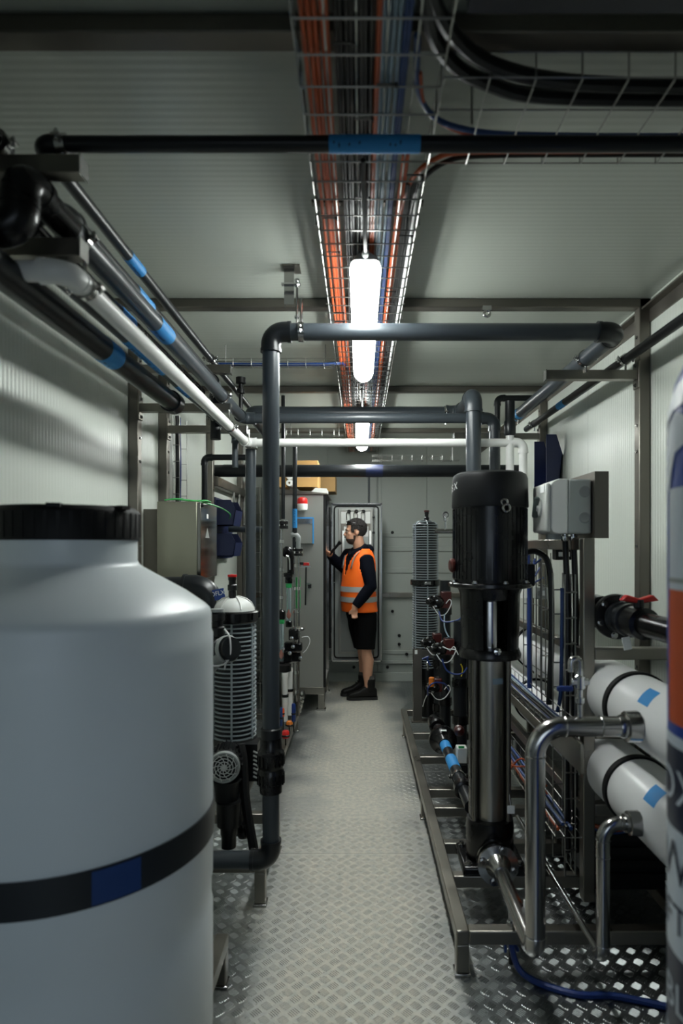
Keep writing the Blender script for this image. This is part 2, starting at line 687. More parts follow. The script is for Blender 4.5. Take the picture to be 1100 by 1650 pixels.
# ------------------------------------------------------------------ the container shell
XL, XR, ZC, Y0, Y1 = -1.17, 1.31, 2.62, -1.0, 6.9
POST_L = (3.13, 3.6, 4.72, 5.9)
POST_R = (1.25, 2.8, 4.34, 5.9)
BEAMS = (1.30, 2.80, 4.33, 5.88)

fl = struct('floor', 'aluminium tread-plate floor of bolted sheets with a dusty walkway')
seams = (Y0, 1.55, 3.03, 4.13, 5.17, Y1)
for a, b in zip(seams[:-1], seams[1:]):
    MB().box(XL, XR, a + .0015, b - .0015, -.03, 0).build('floor_plate', floor_m, fl)
MB().box(XL, XR, Y0, Y1, -.06, -.031).build('subfloor', steel_d, fl)
# raised five-bar tread near the camera, single lozenges farther off
tb = MB()
S = .043
c45 = math.sqrt(.5)
def tread_cell(cx, cy, flip, near):
    ux, uy = (c45, c45) if flip else (c45, -c45)
    wx, wy = -uy, ux
    if near:
        for k in range(-2, 3):
            o = k * .0072
            hl = .0165 - abs(k) * .0016
            hw = .0024
            bx, by = cx + wx * o, cy + wy * o
            vs = []
            for (a, q, z) in ((-hl, -hw, 0), (hl, -hw, 0), (hl, hw, 0), (-hl, hw, 0)):
                vs.append((bx + ux * a + wx * q, by + uy * a + wy * q, z))
            t = hl * .72
            vs.append((bx - ux * t, by - uy * t, .0017))
            vs.append((bx + ux * t, by + uy * t, .0017))
            tb.add(vs, [(0, 1, 5, 4), (1, 2, 5), (2, 3, 4, 5), (3, 0, 4)])
    else:
        h, w = .0185, .0125
        vs = [(cx - ux * h, cy - uy * h, 0), (cx + wx * w, cy + wy * w, 0), (cx + ux * h, cy + uy * h, 0), (cx - wx * w, cy - wy * w, 0)]
        q = .45
        vs += [(cx + (x - cx) * q, cy + (y - cy) * q, .0015) for x, y, _ in vs]
        tb.add(vs, [(3, 2, 6, 7), (2, 1, 5, 6), (1, 0, 4, 5), (0, 3, 7, 4), (7, 6, 5, 4)])
n = int(3.2 / S * 2)
for i in range(-120, 200):
    for j in range(-120, 200):
        x = (i - j) * S * c45
        y = 1.6 + (i + j) * S * c45
        if XL + .03 < x < XR - .03 and 1.62 < y < Y1 - .08:
            if any(abs(y - s) < .022 for s in seams):
                continue
            tread_cell(x, y, (i + j) % 2 == 0, y < 3.4)
tb.build('tread_bars', floor_m, fl, kind='stuff', flat=True)

ce = struct('ceiling', 'pale green-white insulated ceiling panels with steel cross beams')
ys = (Y0,) + BEAMS + (Y1,)
for a, b in zip(ys[:-1], ys[1:]):
    MB().box(XL, XR, a + .002, b - .002, ZC, ZC + .05).build('ceiling_panel', panel_c, ce)
MB().box(XL - .05, XR + .05, Y0 - .05, Y1 + .07, ZC + .05, ZC + .07).build('light_seal_sheet', panel_plain, ce)  # unseen sheet added to stop daylight leaking through the panel gaps
for y in BEAMS:
    b = MB().box(XL, XR, y, y + .055, ZC - .042, ZC - .001)
    b.build('cross_beam', steel_d, ce, bevel=.004)
def wall(name, label, x, sgn, posts):
    w = struct(name, label)
    yy = (Y0,) + posts + (Y1,)
    x0, x1 = (x - .05, x) if sgn > 0 else (x, x + .05)
    for a, b in zip(yy[:-1], yy[1:]):
        m = (a + b) / 2
        if b - a > 1.2:
            MB().box(x0, x1, a + .003, m - .002, 0, ZC).build('wall_panel', panel_w, w)
            MB().box(x0, x1, m + .002, b - .003, 0, ZC).build('wall_panel', panel_w, w)
        else:
            MB().box(x0, x1, a + .003, b - .003, 0, ZC).build('wall_panel', panel_w, w)
    MB().box(x0 - .02 if sgn > 0 else x1, x0 if sgn > 0 else x1 + .02, Y0 - .05, Y1 + .07, -.06, ZC + .07).build('light_seal_sheet', panel_plain, w)  # added outside the wall to keep daylight out of its joints
    px0, px1 = (x, x + .05) if sgn > 0 else (x - .05, x)
    for y in posts:
        p = MB().box(px0, px1, y, y + .055, 0, ZC - .002).build('steel_post', steel_d, w, bevel=.004)
        bb = MB()
        for z in (.4, .95, 1.5, 1.93, 2.05, 2.45):
            bolt(bb, (px1 if sgn > 0 else px0, y + .028, z), (sgn, 0, 0), .006, .006)
        bb.build('post_bolts', steel_b, p)
    # angle along the ceiling edge, with two studs per bay on the sheet
    q0, q1 = (x, x + .04) if sgn > 0 else (x - .04, x)
    MB().box(q0, q1, Y0, Y1, ZC - .052, ZC - .043).build('edge_angle', steel_d, w)
    s0, s1 = (x, x + .006) if sgn > 0 else (x - .006, x)
    MB().box(s0, s1, Y0, Y1, ZC - .11, ZC - .052).build('edge_angle', steel_d, w)
    MB().box(q0, q1, Y0, Y1, .001, .05).build('kick_angle', steel_d, w)
    bb = MB()
    for y in posts:
        for z in (2.02, 1.92, 1.62):
            bb.ball((x, y + .085, z), (.008, .008, .008), 10, 6)
    bb.build('sheet_studs', white_p, w)
    return w
wall('wall_left', 'white ribbed sandwich-panel wall behind the overhead pipe run', XL, 1, POST_L)
wall('wall_right', 'white ribbed sandwich-panel wall behind the membrane rack', XR, -1, POST_R)
wb = struct('wall_back', 'grey ribbed steel end wall behind the worker')
xs = (XL, -.36, .19, .74, XR)
for a, b in zip(xs[:-1], xs[1:]):
    MB().box(a + .002, b - .002, Y1, Y1 + .05, 0, ZC).build('wall_panel', panel_plain, wb)
MB().box(XL - .05, XR + .05, Y1 + .05, Y1 + .07, -.06, ZC + .05).build('light_seal_sheet', panel_plain, wb)  # unseen sheet added against light leaks in the end wall
for z, h in ((1.60, .05), (1.44, .055), (1.20, .06), (.30, .045)):
    for a, b in zip(xs[:-1], xs[1:]):
        MB().box(a + .004, b - .004, Y1 - .012, Y1, z, z + h).build('swage_rib', panel_plain, wb, bevel=.006)
MB().box(XL, XR, Y1 - .05, Y1 - .001, .935, .985).build('rub_rail', steel, wb, bevel=.004)
MB().box(XL, XR, Y1 - .03, Y1 - .001, .0, .10).build('sill_beam', panel_plain, wb, bevel=.005)
MB().box(XL, XR, Y1 - .045, Y1 - .001, .20, .235).build('sill_beam', panel_plain, wb, bevel=.005)
MB().box(.20, .235, Y1 - .02, Y1, .24, ZC).build('joint_strip', panel_plain, wb, bevel=.004)
bb = MB()
for q in ((632, 858), (632, 985), (643, 1024), (643, 1038), (655, 1054), (624, 1075), (624, 1092), (570, 1075), (570, 1092)):
    bolt(bb, P(q[0], q[1], 6.885), (0, -1, 0), .012, .01)
bb.build('wall_bolts', rubber, wb)
wf = struct('wall_front', 'plain grey end wall with an assumed open hatch, sill raised to shape the light')
MB().box(XL - .05, DOOR[0], Y0 - .05, Y0, 0, ZC + .05).build('wall_panel', panel_plain, wf)
MB().box(DOOR[1], XR + .05, Y0 - .05, Y0, 0, ZC + .05).build('wall_panel', panel_plain, wf)
MB().box(DOOR[0], DOOR[1], Y0 - .05, Y0, DOOR[3], ZC + .05).build('wall_panel', panel_plain, wf)
MB().box(DOOR[0], DOOR[1], Y0 - .05, Y0, -.06, DOOR[2]).build('wall_panel', panel_plain, wf)
for x in (DOOR[0], DOOR[1] - .03):
    MB().box(x, x + .03, Y0 - .06, Y0 + .01, DOOR[2], DOOR[3]).build('hatch_jamb', steel_d, wf)
gr_ = MB().box(-12, 12, -14, Y0 - .07, -1.2, -1.0).build('ground', mat('outside_slab_dark', '#4a4844', .9, 0, .2, 4, .3, 20))
gr_['kind'] = 'structure'  # unseen slab added outside; keeps light from below off the ceiling
gr_['label'] = 'dark slab added outside the hatch to cut light from below'
gr_['category'] = 'ground'

# ------------------------------------------------------------------ ceiling battens
def batten(y0, y1, label, cord=True):
    x, z, r = .018, 2.452, .0535
    zc = .018                       # the diffuser fills the circle below this height, the housing the cap above
    t = thing('batten_light', label, 'light', (x, (y0 + y1) / 2, z - r), 'tubular ceiling battens')
    a0 = math.asin(zc / r)
    n = 22
    def sect(y, k, up):
        o = []
        lo, hi = (math.pi - a0, 2 * math.pi + a0) if not up else (a0, math.pi - a0)
        for i in range(n + 1):
            a = lo + (hi - lo) * i / n
            o.append(V((x + math.cos(a) * r * k, y, z + (math.sin(a) * r - zc) * k + zc)))
        return o
    for up, nm, m_ in ((False, 'diffuser', lampm), (True, 'housing', gry_p)):
        b = MB()
        L = y1 - y0
        st = [(0, .80), (.006, .93), (.016, 1), (L - .07, 1), (L - .04, .93), (L - .015, .72), (L, .35)] if not up else [(-.02, .62), (-.012, .85), (.0, .97), (.03, 1.0), (L - .07, 1), (L - .03, .85), (L - .005, .3)]
        for d, k in st:
            b.v += sect(y0 + d, k, up)
        m = n + 1
        for i in range(len(st) - 1):
            for k in range(m):
                k2 = (k + 1) % m
                b.f.append((i * m + k, i * m + k2, (i + 1) * m + k2, (i + 1) * m + k))
        b.f.append(tuple(reversed(range(m))))
        b.f.append(tuple((len(st) - 1) * m + k for k in range(m)))
        b.build(nm, m_, t, angle=50)
    MB().lathe([(.008, 0), (.012, .004), (.012, .022), (.008, .03)], (x, y0 - .018, z + .032), (0, -1, 0), 14).build('cable_gland', gry_p, t)
    if cord:
        MB().tube(spline([(x, y0 - .045, z + .032), (x - .002, y0 - .12, z + .034), (x - .004, y0 - .25, z + .045), (x - .01, y0 - .5, z + .055)]), .007, 8).build('cord', blk, t)
    return t
batten(2.12, 3.46, 'bright tubular ceiling batten over the grey bridge pipe, the larger one')
batten(4.48, 5.94, 'small bright ceiling batten beyond the white cross pipe')

# ------------------------------------------------------------------ central wire mesh cable tray and its cables
TX0, TX1, TZ, TH = -.132, .178, 2.512, .055
tr = thing('cable_tray', 'long steel wire mesh cable tray hung along the middle of ceiling', 'cable tray', (.02, 3.6, TZ))
for x in (TX0, TX0 + .062, TX0 + .124, TX0 + .186, TX0 + .248, TX1):
    MB().cyl((x, .3, TZ), (x, 6.7, TZ), .0022, seg=6).build('long_wire', wire_m, tr)
for x in (TX0, TX1):
    MB().cyl((x, .3, TZ + TH), (x, 6.7, TZ + TH), .0022, seg=6).build('long_wire', wire_m, tr)
cw = MB().tube(fillet([(TX0, .3, TZ + TH), (TX0, .3, TZ - .004), (TX1, .3, TZ - .004), (TX1, .3, TZ + TH)], .008, 3), .0022, 6).build('cross_wire', wire_m, tr)
for k in range(1, 73):
    clone(cw, (0, .0885 * k, 0))
for y in (.55, 1.95, 2.75, 4.4, 5.9):
    for x in (TX0 - .006, TX1 + .006):
        MB().cyl((x, y, TZ - .005), (x, y, ZC), .004, seg=8).build('hanger_rod', wire_m, tr)
    MB().box(TX0 - .02, TX1 + .02, y - .012, y + .012, TZ + TH + .006, TZ + TH + .016).build('hanger_bar', steel_d, tr)
CN = {}
ORD = 'first second third fourth fifth sixth seventh eighth ninth tenth eleventh twelfth thirteenth fourteenth fifteenth sixteenth'.split()
def run_cables(n, x0, x1, m, kind, r0, r1, z0, z1, y0=.3, y1=6.7):
    for i in range(n):
        r = rnd.uniform(r0, r1)
        x = x0 + (x1 - x0) * (i + .5) / n
        z = TZ + .004 + r + rnd.uniform(z0, z1)
        pts = []
        k = 9
        for j in range(k + 1):
            f = j / k
            pts.append((x + rough_wave(i * 5 + x * 90, j) * .007, y0 + (y1 - y0) * f, z + abs(rough_wave(i * 3 + 50, j)) * .006))
        col_ = kind.split(' ')[0]
        CN[col_] = CN.get(col_, -1) + 1
        cable('tray_cable', ORD[CN[col_]] + ' ' + col_ + ' cable in the central ceiling tray, counted from the white-pipe side', pts, r, m, group=kind.split(' ')[0] + ' cables in the long ceiling tray', n=3, seg=7)
run_cables(5, TX0 + .012, TX0 + .075, org_c, 'orange cable lying in the long central ceiling tray', .0045, .0065, 0, .004)
run_cables(9, TX0 + .078, TX0 + .17, blk, 'black cable lying in the long central ceiling tray', .005, .008, 0, .012)
run_cables(4, TX0 + .172, TX0 + .215, gry_c, 'grey-blue cable lying in the long central ceiling tray', .004, .006, 0, .004)
run_cables(2, TX0 + .163, TX0 + .18, org_c, 'orange cable lying in the long central ceiling tray', .005, .0065, 0, .004)
run_cables(2, TX0 + .215, TX0 + .235, blu_c, 'blue cable lying in the long central ceiling tray', .0045, .006, 0, .004)
run_cables(2, TX0 + .237, TX0 + .262, org_c, 'orange cable lying in the long central ceiling tray', .005, .0065, 0, .004, 1.62)
run_cables(6, TX0 + .262, TX1 - .01, blk, 'black cable lying in the long central ceiling tray', .004, .006, 0, .01, 1.75)
tie = MB()
tie.box(-.022, .022, -.003, .003, -.0085, -.0062)
tie.cbox((.02, 0, -.009), .007, .007, .007)
tie.cyl((.02, 0, -.009), (.024, -.012, -.022), .0012, seg=5)
for k in range(54):
    x = rnd.choice((TX0 + .04, TX0 + .04, TX0 + .10, TX0 + .14, TX0 + .19, TX0 + .25, TX0 + .28))
    if k == 0:
        ti = MB().add([p + V((x, .8, TZ)) for p in tie.v], tie.f).build('cable_tie', blk, tr)
        tx = x
    else:
        clone(ti, (x - tx, .11 * k, 0))

# branch trays
def mesh_tray(name, label, a, b, side, up, w, h, pitch=.1, nl=4, rad=.002):
    """open U-shaped wire tray running a->b, floor spans along side, walls rise along up"""
    a, b, side, up = V(a), V(b), V(side).normalized(), V(up).normalized()
    L = (b - a).length
    d = (b - a).normalized()
    t = thing(name, label, 'cable tray', (a + b) / 2)
    for k in range(nl):
        q = side * (w * k / (nl - 1))
        MB().cyl(a + q, b + q, rad, seg=6).build('long_wire', wire_m, t)
    for q in (up * h, side * w + up * h):
        if h:
            MB().cyl(a + q, b + q, rad, seg=6).build('long_wire', wire_m, t)
    p = [a + up * h - up * 0, a - up * rad * 2, a + side * w - up * rad * 2, a + side * w + up * h] if h else [a, a + side * w]
    c = MB().tube(fillet(p, .006, 2) if h else p, rad, 6).build('cross_wire', wire_m, t)
    for k in range(1, int(L / pitch) + 1):
        clone(c, d * (pitch * k))
    if abs(d.z) < .5 and up.z > .5 and a.z > 2.2:
        for f in (.08, .92):
            q = a.lerp(b, f) + side * (w / 2)
            MB().cyl(q, V((q.x, q.y, ZC)), .003, seg=6).build('hanger_rod', wire_m, t)
    return t
mesh_tray('cable_tray', 'wire mesh tray branching across ceiling behind the taped dark pipe', (.18, 1.34, 2.512), (XR - .03, 1.34, 2.512), (0, 1, 0), (0, 0, 1), .30, .055, .1, 4)
cable('power_cable', 'thick black cable bending out of the central tray into branch tray', [(.10, .9, 2.535), (.12, 1.15, 2.535), (.17, 1.30, 2.54), (.28, 1.385, 2.535), (.5, 1.43, 2.532), (1.28, 1.43, 2.532)], .016, blk)
cable('power_cable', 'second thick black cable in branch tray, farther from the dark pipe', [(.09, .8, 2.535), (.11, 1.08, 2.535), (.18, 1.25, 2.54), (.32, 1.35, 2.535), (.6, 1.39, 2.532), (1.28, 1.39, 2.532)], .016, blk)
cable('data_cable', 'blue cable curving into the branch tray over the dark pipe', [(.115, 1.25, 2.53), (.14, 1.43, 2.53), (.24, 1.52, 2.525), (.5, 1.545, 2.522), (1.28, 1.545, 2.522)], .007, blu_c)
cable('data_cable', 'orange cable beside the blue one in branch tray', [(.13, 1.35, 2.53), (.16, 1.47, 2.528), (.27, 1.545, 2.525), (.45, 1.568, 2.522), (1.28, 1.568, 2.522)], .005, org_c)
cable('data_cable', 'orange cable looping from branch tray back into the central tray', [(1.27, 1.60, 2.522), (.6, 1.605, 2.522), (.28, 1.61, 2.522), (.20, 1.64, 2.524), (.15, 1.72, 2.526), (.13, 1.84, 2.526), (.12, 2.05, 2.526), (.115, 2.6, 2.526)], .0065, org_c)
cable('power_cable', 'black cable looping from branch tray back into the central tray', [(1.27, 1.625, 2.525), (.6, 1.625, 2.525), (.32, 1.63, 2.525), (.23, 1.66, 2.528), (.175, 1.75, 2.53), (.155, 1.90, 2.53), (.15, 2.4, 2.53)], .007, blk)
cable('power_cable', 'thin grey cable following the edge of the central tray', [(.165, 1.7, 2.53), (.168, 2.2, 2.524), (.165, 3.4, 2.524), (.168, 4.6, 2.524)], .006, wht_c)
mesh_tray('cable_tray', 'narrow mesh tray with blue cables joining the central tray', (-.80, 3.42, 2.50), (-.14, 3.42, 2.50), (0, 1, 0), (0, 0, 1), .06, .035, .1, 3)
for k in range(3):
    cable('data_cable', ['dark blue cable in the narrow side tray', 'bright blue cable in the narrow side tray', 'black cable in the narrow side tray'][k],
          [(-.80, 3.435 + .014 * k, 2.51), (-.5, 3.435 + .014 * k, 2.508), (-.2, 3.435 + .014 * k, 2.51), (-.09, 3.47 + .02 * k, 2.525), (-.07, 3.7, 2.525)], .0065, [blu_c, hose_b, blk][k])
mesh_tray('cable_tray', 'small mesh tray across the far ceiling near the batten', (-.62, 5.2, 2.43), (-.14, 5.2, 2.43), (0, 1, 0), (0, 0, 1), .06, .05, .1, 3)
mesh_tray('cable_tray', 'dark mesh tray crossing the far ceiling above the thick pipe', (.12, 6.2, 2.36), (1.0, 6.2, 2.36), (0, 1, 0), (0, 0, 1), .1, .05, .1, 3)

# ------------------------------------------------------------------ overhead pipe brackets
def arm(label, x0, x1, y, z, wallside):
    t = thing('bracket_arm', label, 'bracket', ((x0 + x1) / 2, y, z - .02), 'cantilever pipe brackets')
    # strut channel: web and two lips
    b = MB()
    b.prism([(0, -.0205, -.0205), (0, .0205, -.0205), (0, .0205, .0205), (0, .006, .0205), (0, .006, .012), (0, .017, .012), (0, .017, -.017), (0, -.017, -.017), (0, -.017, .012), (0, -.006, .012), (0, -.006, .0205), (0, -.0205, .0205)],
            (x0, y, z), (x1, y, z))
    b.build('strut_channel', steel, t)
    xe = x1 if wallside < 0 else x0
    MB().box(xe - .002, xe + .002, y - .023, y + .023, z - .023, z + .023).build('end_plate', steel_b, t)
    xw = x0 if wallside < 0 else x1
    w = MB().box(xw - .004, xw + .004, y - .03, y + .03, z - .06, z + .06).build('wall_plate', steel, t, bevel=.002)
    bb = MB()
    for s in (-1, 1):
        bolt(bb, (xw - .004 * wallside, y, z + s * .045), (-wallside, 0, 0), .006, .008)
    bb.build('plate_bolts', chrome, w)
    return t
AX = -.655
arm('upper near bracket arm under the elbow of the taped dark cross pipe', XL + .004, AX, 1.47, 2.395, -1)
arm('lower near bracket arm just above the white pipe elbow', XL + .004, AX, 1.47, 2.20, -1)
arm('upper bracket arm by the narrow blue-cable tray', -1.12, AX, 3.15, 2.395, -1)
arm('lower bracket arm on the first post carrying the grey pipe clamp', -1.116, AX, 3.15, 2.20, -1)
arm('bracket arm on the second post next to the white pipe corner', -1.116, -.66, 3.62, 2.18, -1)
arm('bracket arm on the post by grey bridge pipe elbow above white wall', .84, 1.256, 2.82, 2.275, 1)
arm('small far bracket arm behind the pump riser', .66, 1.256, 4.36, 2.27, 1)

# ------------------------------------------------------------------ overhead pipes
wp = pvc('white_pipe', 'white plastic pipe along the brackets turning across the aisle', [(XL + .03, 1.40, 2.12), (-.66, 1.40, 2.12), (-.66, 3.60, 2.10), (.945, 3.60, 2.10), (.945, 3.60, 1.2)], .0235, pvc_w,
         clamps=[(1, .04, (0, 0, -1), .05), (1, .785, (0, 0, -1), .06), (2, .01, (0, 0, -1), .05)])
pvc('white_pipe', 'short white vertical pipe beside the white corner behind the motor', [(.868, 3.60, 1.2), (.868, 3.60, 2.145)], .023, pvc_w)
MB().lathe([(.03, 0), (.034, .01), (.034, .08), (.028, .09), (.028, .2), (.0, .2)], (.868, 3.60, 2.14), (0, 0, 1), 20).build('pipe_coupler', pvc_d)
tag(bpy.data.objects['pipe_coupler'], 'dark coupler on top of the short white vertical pipe', 'coupler')
pvc('grey_pipe', 'grey pipe with blue tape on lower brackets turning into a cross pipe', [(-.70, 1.49, 2.262), (-.70, 3.70, 2.262), (.80, 3.70, 2.262), (.80, 3.70, 1.4)], .030, pvc_g,
    tapes=[(0, .28, .345)], clamps=[(0, .02), (0, .75)])
pvc('dark_pipe', 'dark cross pipe with blue tape below the ceiling trays', [(-.76, 4.25, 2.452), (-.76, 1.47, 2.452), (XR - .02, 1.47, 2.452)], .0185, pvc_d,
    tapes=[(0, .755, .80), (1, .335, .440)], clamps=[(0, .395, (0, 0, 1), .03), (1, .027, (0, 0, 1), .03)])
pvc('dark_pipe', 'black pipe with blue tape hung below the upper brackets', [(-1.1, 1.55, 2.335), (-.745, 1.55, 2.335), (-.745, 3.2, 2.335), (-.745, 3.2, 2.05)], .027, pvc_d, tapes=[(1, .29, .38)])
pvc('dark_pipe', 'thick dark pipe with blue tape below the white pipe near the wall', [(-.79, 1.1, 2.105), (-.79, 2.62, 2.105)], .038, pvc_d, tapes=[(0, .52, .585)], ends=(False, True))
pvc('grey_pipe', 'thin grey pipe with long blue tape tucked behind the white pipe', [(-.715, 1.44, 2.135), (-.715, 3.55, 2.135), (-.715, 3.55, 1.95)], .017, pvc_g, tapes=[(0, .21, .38), (0, .46, .54)], clamps=[(0, .76, (0, 0, -1), .03)])
pvc('dark_pipe', 'glossy black pipe and bend hung between the near brackets', [(-1.1, 1.34, 2.185), (-.735, 1.34, 2.185), (-.735, 1.34, 2.30), (-.702, 1.50, 2.264)], .034, blk_g, ek=1.25)
pvc('dark_pipe', 'black pipe with blue tape running under the black taped pipe', [(-.80, 1.50, 2.27), (-.80, 3.1, 2.27)], .026, blk_g, tapes=[(0, .33, .41)])
pvc('dark_pipe', 'dark pipe disappearing over the upper near bracket into the ceiling shade', [(-.86, .75, 2.455), (-.86, 1.5, 2.455)], .026, blk_g, clamps=[(0, .96)])
# grey bridge pipe over the aisle
BX, BD, BZ, BR = -.352, 2.45, 2.345, .0335
pvc('grey_bridge_pipe', 'thick grey pipe rising from the floor and bridging the aisle under the lit batten',
    [(-.62, BD, .262), (BX, BD, .262), (BX, BD, BZ), (1.015, BD, BZ), (1.015, 4.15, BZ)], BR, pvc_g, em=pvc_d, ek=1.6,
    tapes=[(3, .86, .93)], clamps=[(2, .088, (0, 0, -1), .10), (3, .20, (0, 0, 1), .03), (3, .90)])
t = bpy.data.objects['grey_bridge_pipe']
u = MB()
u.lathe([(BR * 1.02, 0), (BR * 1.22, .0), (BR * 1.22, .05), (BR * 1.05, .055)], (BX, BD, .73), (0, 0, 1), 24, caps=False)
u.build('coupler', pvc_d, t)
u = MB().lathe([(BR, .0), (BR * 1.3, .0), (BR * 1.3, .035), (BR * 1.52, .04), (BR * 1.55, .085), (BR * 1.45, .09), (BR * 1.45, .10), (BR * 1.55, .105), (BR * 1.55, .16), (BR * 1.3, .17), (BR * 1.25, .215), (BR, .215)], (BX, BD, .53), (0, 0, 1), 28, caps=False).build('union_nut', blk_g, t)
rb = MB()
for k in range(18):
    a = k * 2 * math.pi / 18
    for z in (.585, .66):
        rb.cbox((BX + math.cos(a) * BR * 1.55, BD + math.sin(a) * BR * 1.55, z), .006, .006, .04, Matrix.Rotation(a, 3, 'Z'))
rb.build('grip_ribs', blk_g, u)
# hanger for the bridge pipe
h = thing('pipe_hanger', 'galvanised hanger strut and threaded rod holding the grey bridge pipe', 'hanger', (-.27, 2.47, 2.35))
MB().prism([(-.02, 0, 0), (.02, 0, 0), (.02, .003, 0), (-.017, .003, 0), (-.017, .04, 0), (-.02, .04, 0)], (-.285, 2.49, 2.47), (-.285, 2.49, ZC)).build('hanger_strut', steel_b, h)
MB().box(-.31, -.24, 2.46, 2.54, ZC - .006, ZC - .001).build('ceiling_plate', steel, h)
MB().cyl((-.249, BD, 2.37), (-.249, BD, 2.545), .0045, seg=8).build('threaded_rod', steel_b, h)
nb = MB()
for z in (2.545, 2.525, 2.40):
    nb.cyl((-.249, BD, z), (-.249, BD, z + .008), .011, seg=6)
nb.box(-.31, -.235, BD - .012, BD + .012, 2.53, 2.536)
nb.build('lock_nuts', chrome, h)
# ring lug under the ceiling beam
lug = MB().ring((.57, 2.79, 2.545), .013, .006, (0, 1, 0), 20, 8)
lug.box(.55, .59, 2.785, 2.795, 2.56, 2.58)
tag(lug.build('lifting_lug', steel_b), 'small steel ring lug under the ceiling beam', 'lug')
pvc('dark_pipe', 'thin dark pipe running the length of the wall above the blue vessel', [(1.205, .4, 2.348), (1.205, 4.5, 2.348)], .021, pvc_d, clamps=[(0, .59), (0, .95)], tapes=[(0, .79, .82)])
pvc('grey_riser_pipe', 'grey riser with rounded elbow above the black pump motor', [(.642, 3.515, 1.2), (.642, 3.515, 2.352), (.642, 3.98, 2.352), (-.70, 3.98, 2.352), (-.70, 4.6, 2.352)], .042, pvc_g, clamps=[(2, .07), (2, .93)], ek=1.45)
pvc('dark_pipe', 'thin dark pipe bending down between the riser and wall', [(1.2, 4.3, 2.525), (.95, 4.3, 2.525), (.95, 4.3, 1.3)], .02, pvc_d)
pvc('dark_pipe', 'thick dark cross pipe in front of the end wall', [(XL + .01, 4.95, 2.10), (XR - .01, 4.95, 2.10)], .049, pvc_d, tapes=[(0, .49, .545)])
for _c in bpy.data.objects:
    if _c.name.startswith('tape_wrap') and _c.parent and _c.parent.get('label', '').startswith('thick dark cross pipe'):
        _c.data.materials[0] = navy  # shadow on this blue tape is put into its colour
        _c['label'] = 'blue tape wrap coloured dark for the shadow on it'
pvc('grey_vertical_pipe', 'grey vertical pipe dropping from the white pipe corner', [(-.645, 3.66, 2.07), (-.645, 3.66, .4)], .031, pvc_g)
pvc('dark_pipe', 'black pipe bend coming off the wall beside the steel box', [(-.68, 3.95, 2.065), (-.99, 3.95, 2.065), (-.99, 3.95, 1.45)], .019, pvc_d)
pvc('dark_pipe', 'short dark pipe stub crossing to the far post', [(-1.1, 5.0, 2.13), (-.7, 5.0, 2.13)], .028, pvc_d)
pvc('dark_pipe', 'thin dark pipe with a green band beside the grey bridge pipe', [(-.57, 4.6, 2.615), (-.57, 4.6, 1.70)], .0145, pvc_d)
pvc('dark_pipe', 'thin dark pipe with long blue tape in front of the steel cabinet', [(-.505, 4.8, 2.28), (-.505, 4.8, 1.46)], .0175, pvc_d, tapes=[(0, .60, .78)])
pvc('dark_conduit', 'thin blue-grey conduit dropping to the open cabinet door', [(.097, 6.86, 2.3), (.097, 6.86, 1.95)], .011, pvc_g)
dd_ = MB().box(.19, XR - .002, .82, 1.11, 2.45, 2.50).build('ceiling_duct', mat('duct_navy', '#0b1120', .5, 0, .1), bevel=.004)
tag(dd_, 'flat dark navy duct across the nearest ceiling corner', 'duct')
# small black valve stub behind
b = MB().lathe([(.012, 0), (.012, .09), (.024, .095), (.024, .12), (.014, .125), (.014, .15), (.03, .155), (.03, .19), (0, .195)], (-.715, 3.72, 2.32), (0, 0, 1), 16)
tag(b.build('air_valve', blk), 'black air valve standing by the bracket arm', 'valve')
# ------------------------------------------------------------------ skids
def skid(label, x0, x1, y0, y1, zt, cross, legs, w=.045, m=None, name='steel_skid'):
    m = m or steel
    t = thing(name, label, 'skid', ((x0 + x1) / 2, (y0 + y1) / 2, 0))
    h = .05
    for x in (x0, x1 - w):
        MB().box(x, x + w, y0, y1, zt - h, zt).build('side_rail', m, t, bevel=.004)
    for y in cross:
        MB().box(x0 + w, x1 - w, y, y + w, zt - h, zt - .001).build('cross_member', m, t, bevel=.004)
    for (x, y) in legs:
        l = MB().box(x, x + w, y, y + w, .012, zt - h).build('leg', m, t, bevel=.004)
        f = MB().box(x - .006, x + w + .006, y - .006, y + w + .006, .0, .012).build('foot_plate', steel_b, l, bevel=.002)
    return t
skid('long welded steel skid under the black pump and membrane rack', .335, 1.20, 2.16, 5.12, .16,
     (2.16, 2.52, 2.80, 3.18, 3.42, 3.95, 4.45, 5.07), [(.335, 2.16), (.335, 3.4), (.335, 4.85), (1.155, 2.16), (1.155, 3.4), (1.155, 4.85)])
skid('short steel skid under the ribbed filter and the pipe elbow', -1.1, -.395, 2.58, 3.08, .19,
     (2.58, 3.035), [(-.44, 2.58), (-.44, 3.035), (-1.1, 2.58), (-1.1, 3.035)])
skid('far steel skid under the flow meters beside the steel cabinet', -1.1, -.50, 3.70, 5.05, .15,
     (3.70, 4.3, 5.0), [(-.545, 3.70), (-.545, 5.0), (-1.1, 3.70), (-1.1, 5.0)])
skid('steel stand carrying the white tank', -1.12, -.455, 1.25, 2.15, .16,
     (1.25, 1.7, 2.10), [(-.5, 1.25), (-.5, 2.10), (-1.12, 1.25), (-1.12, 2.10)])

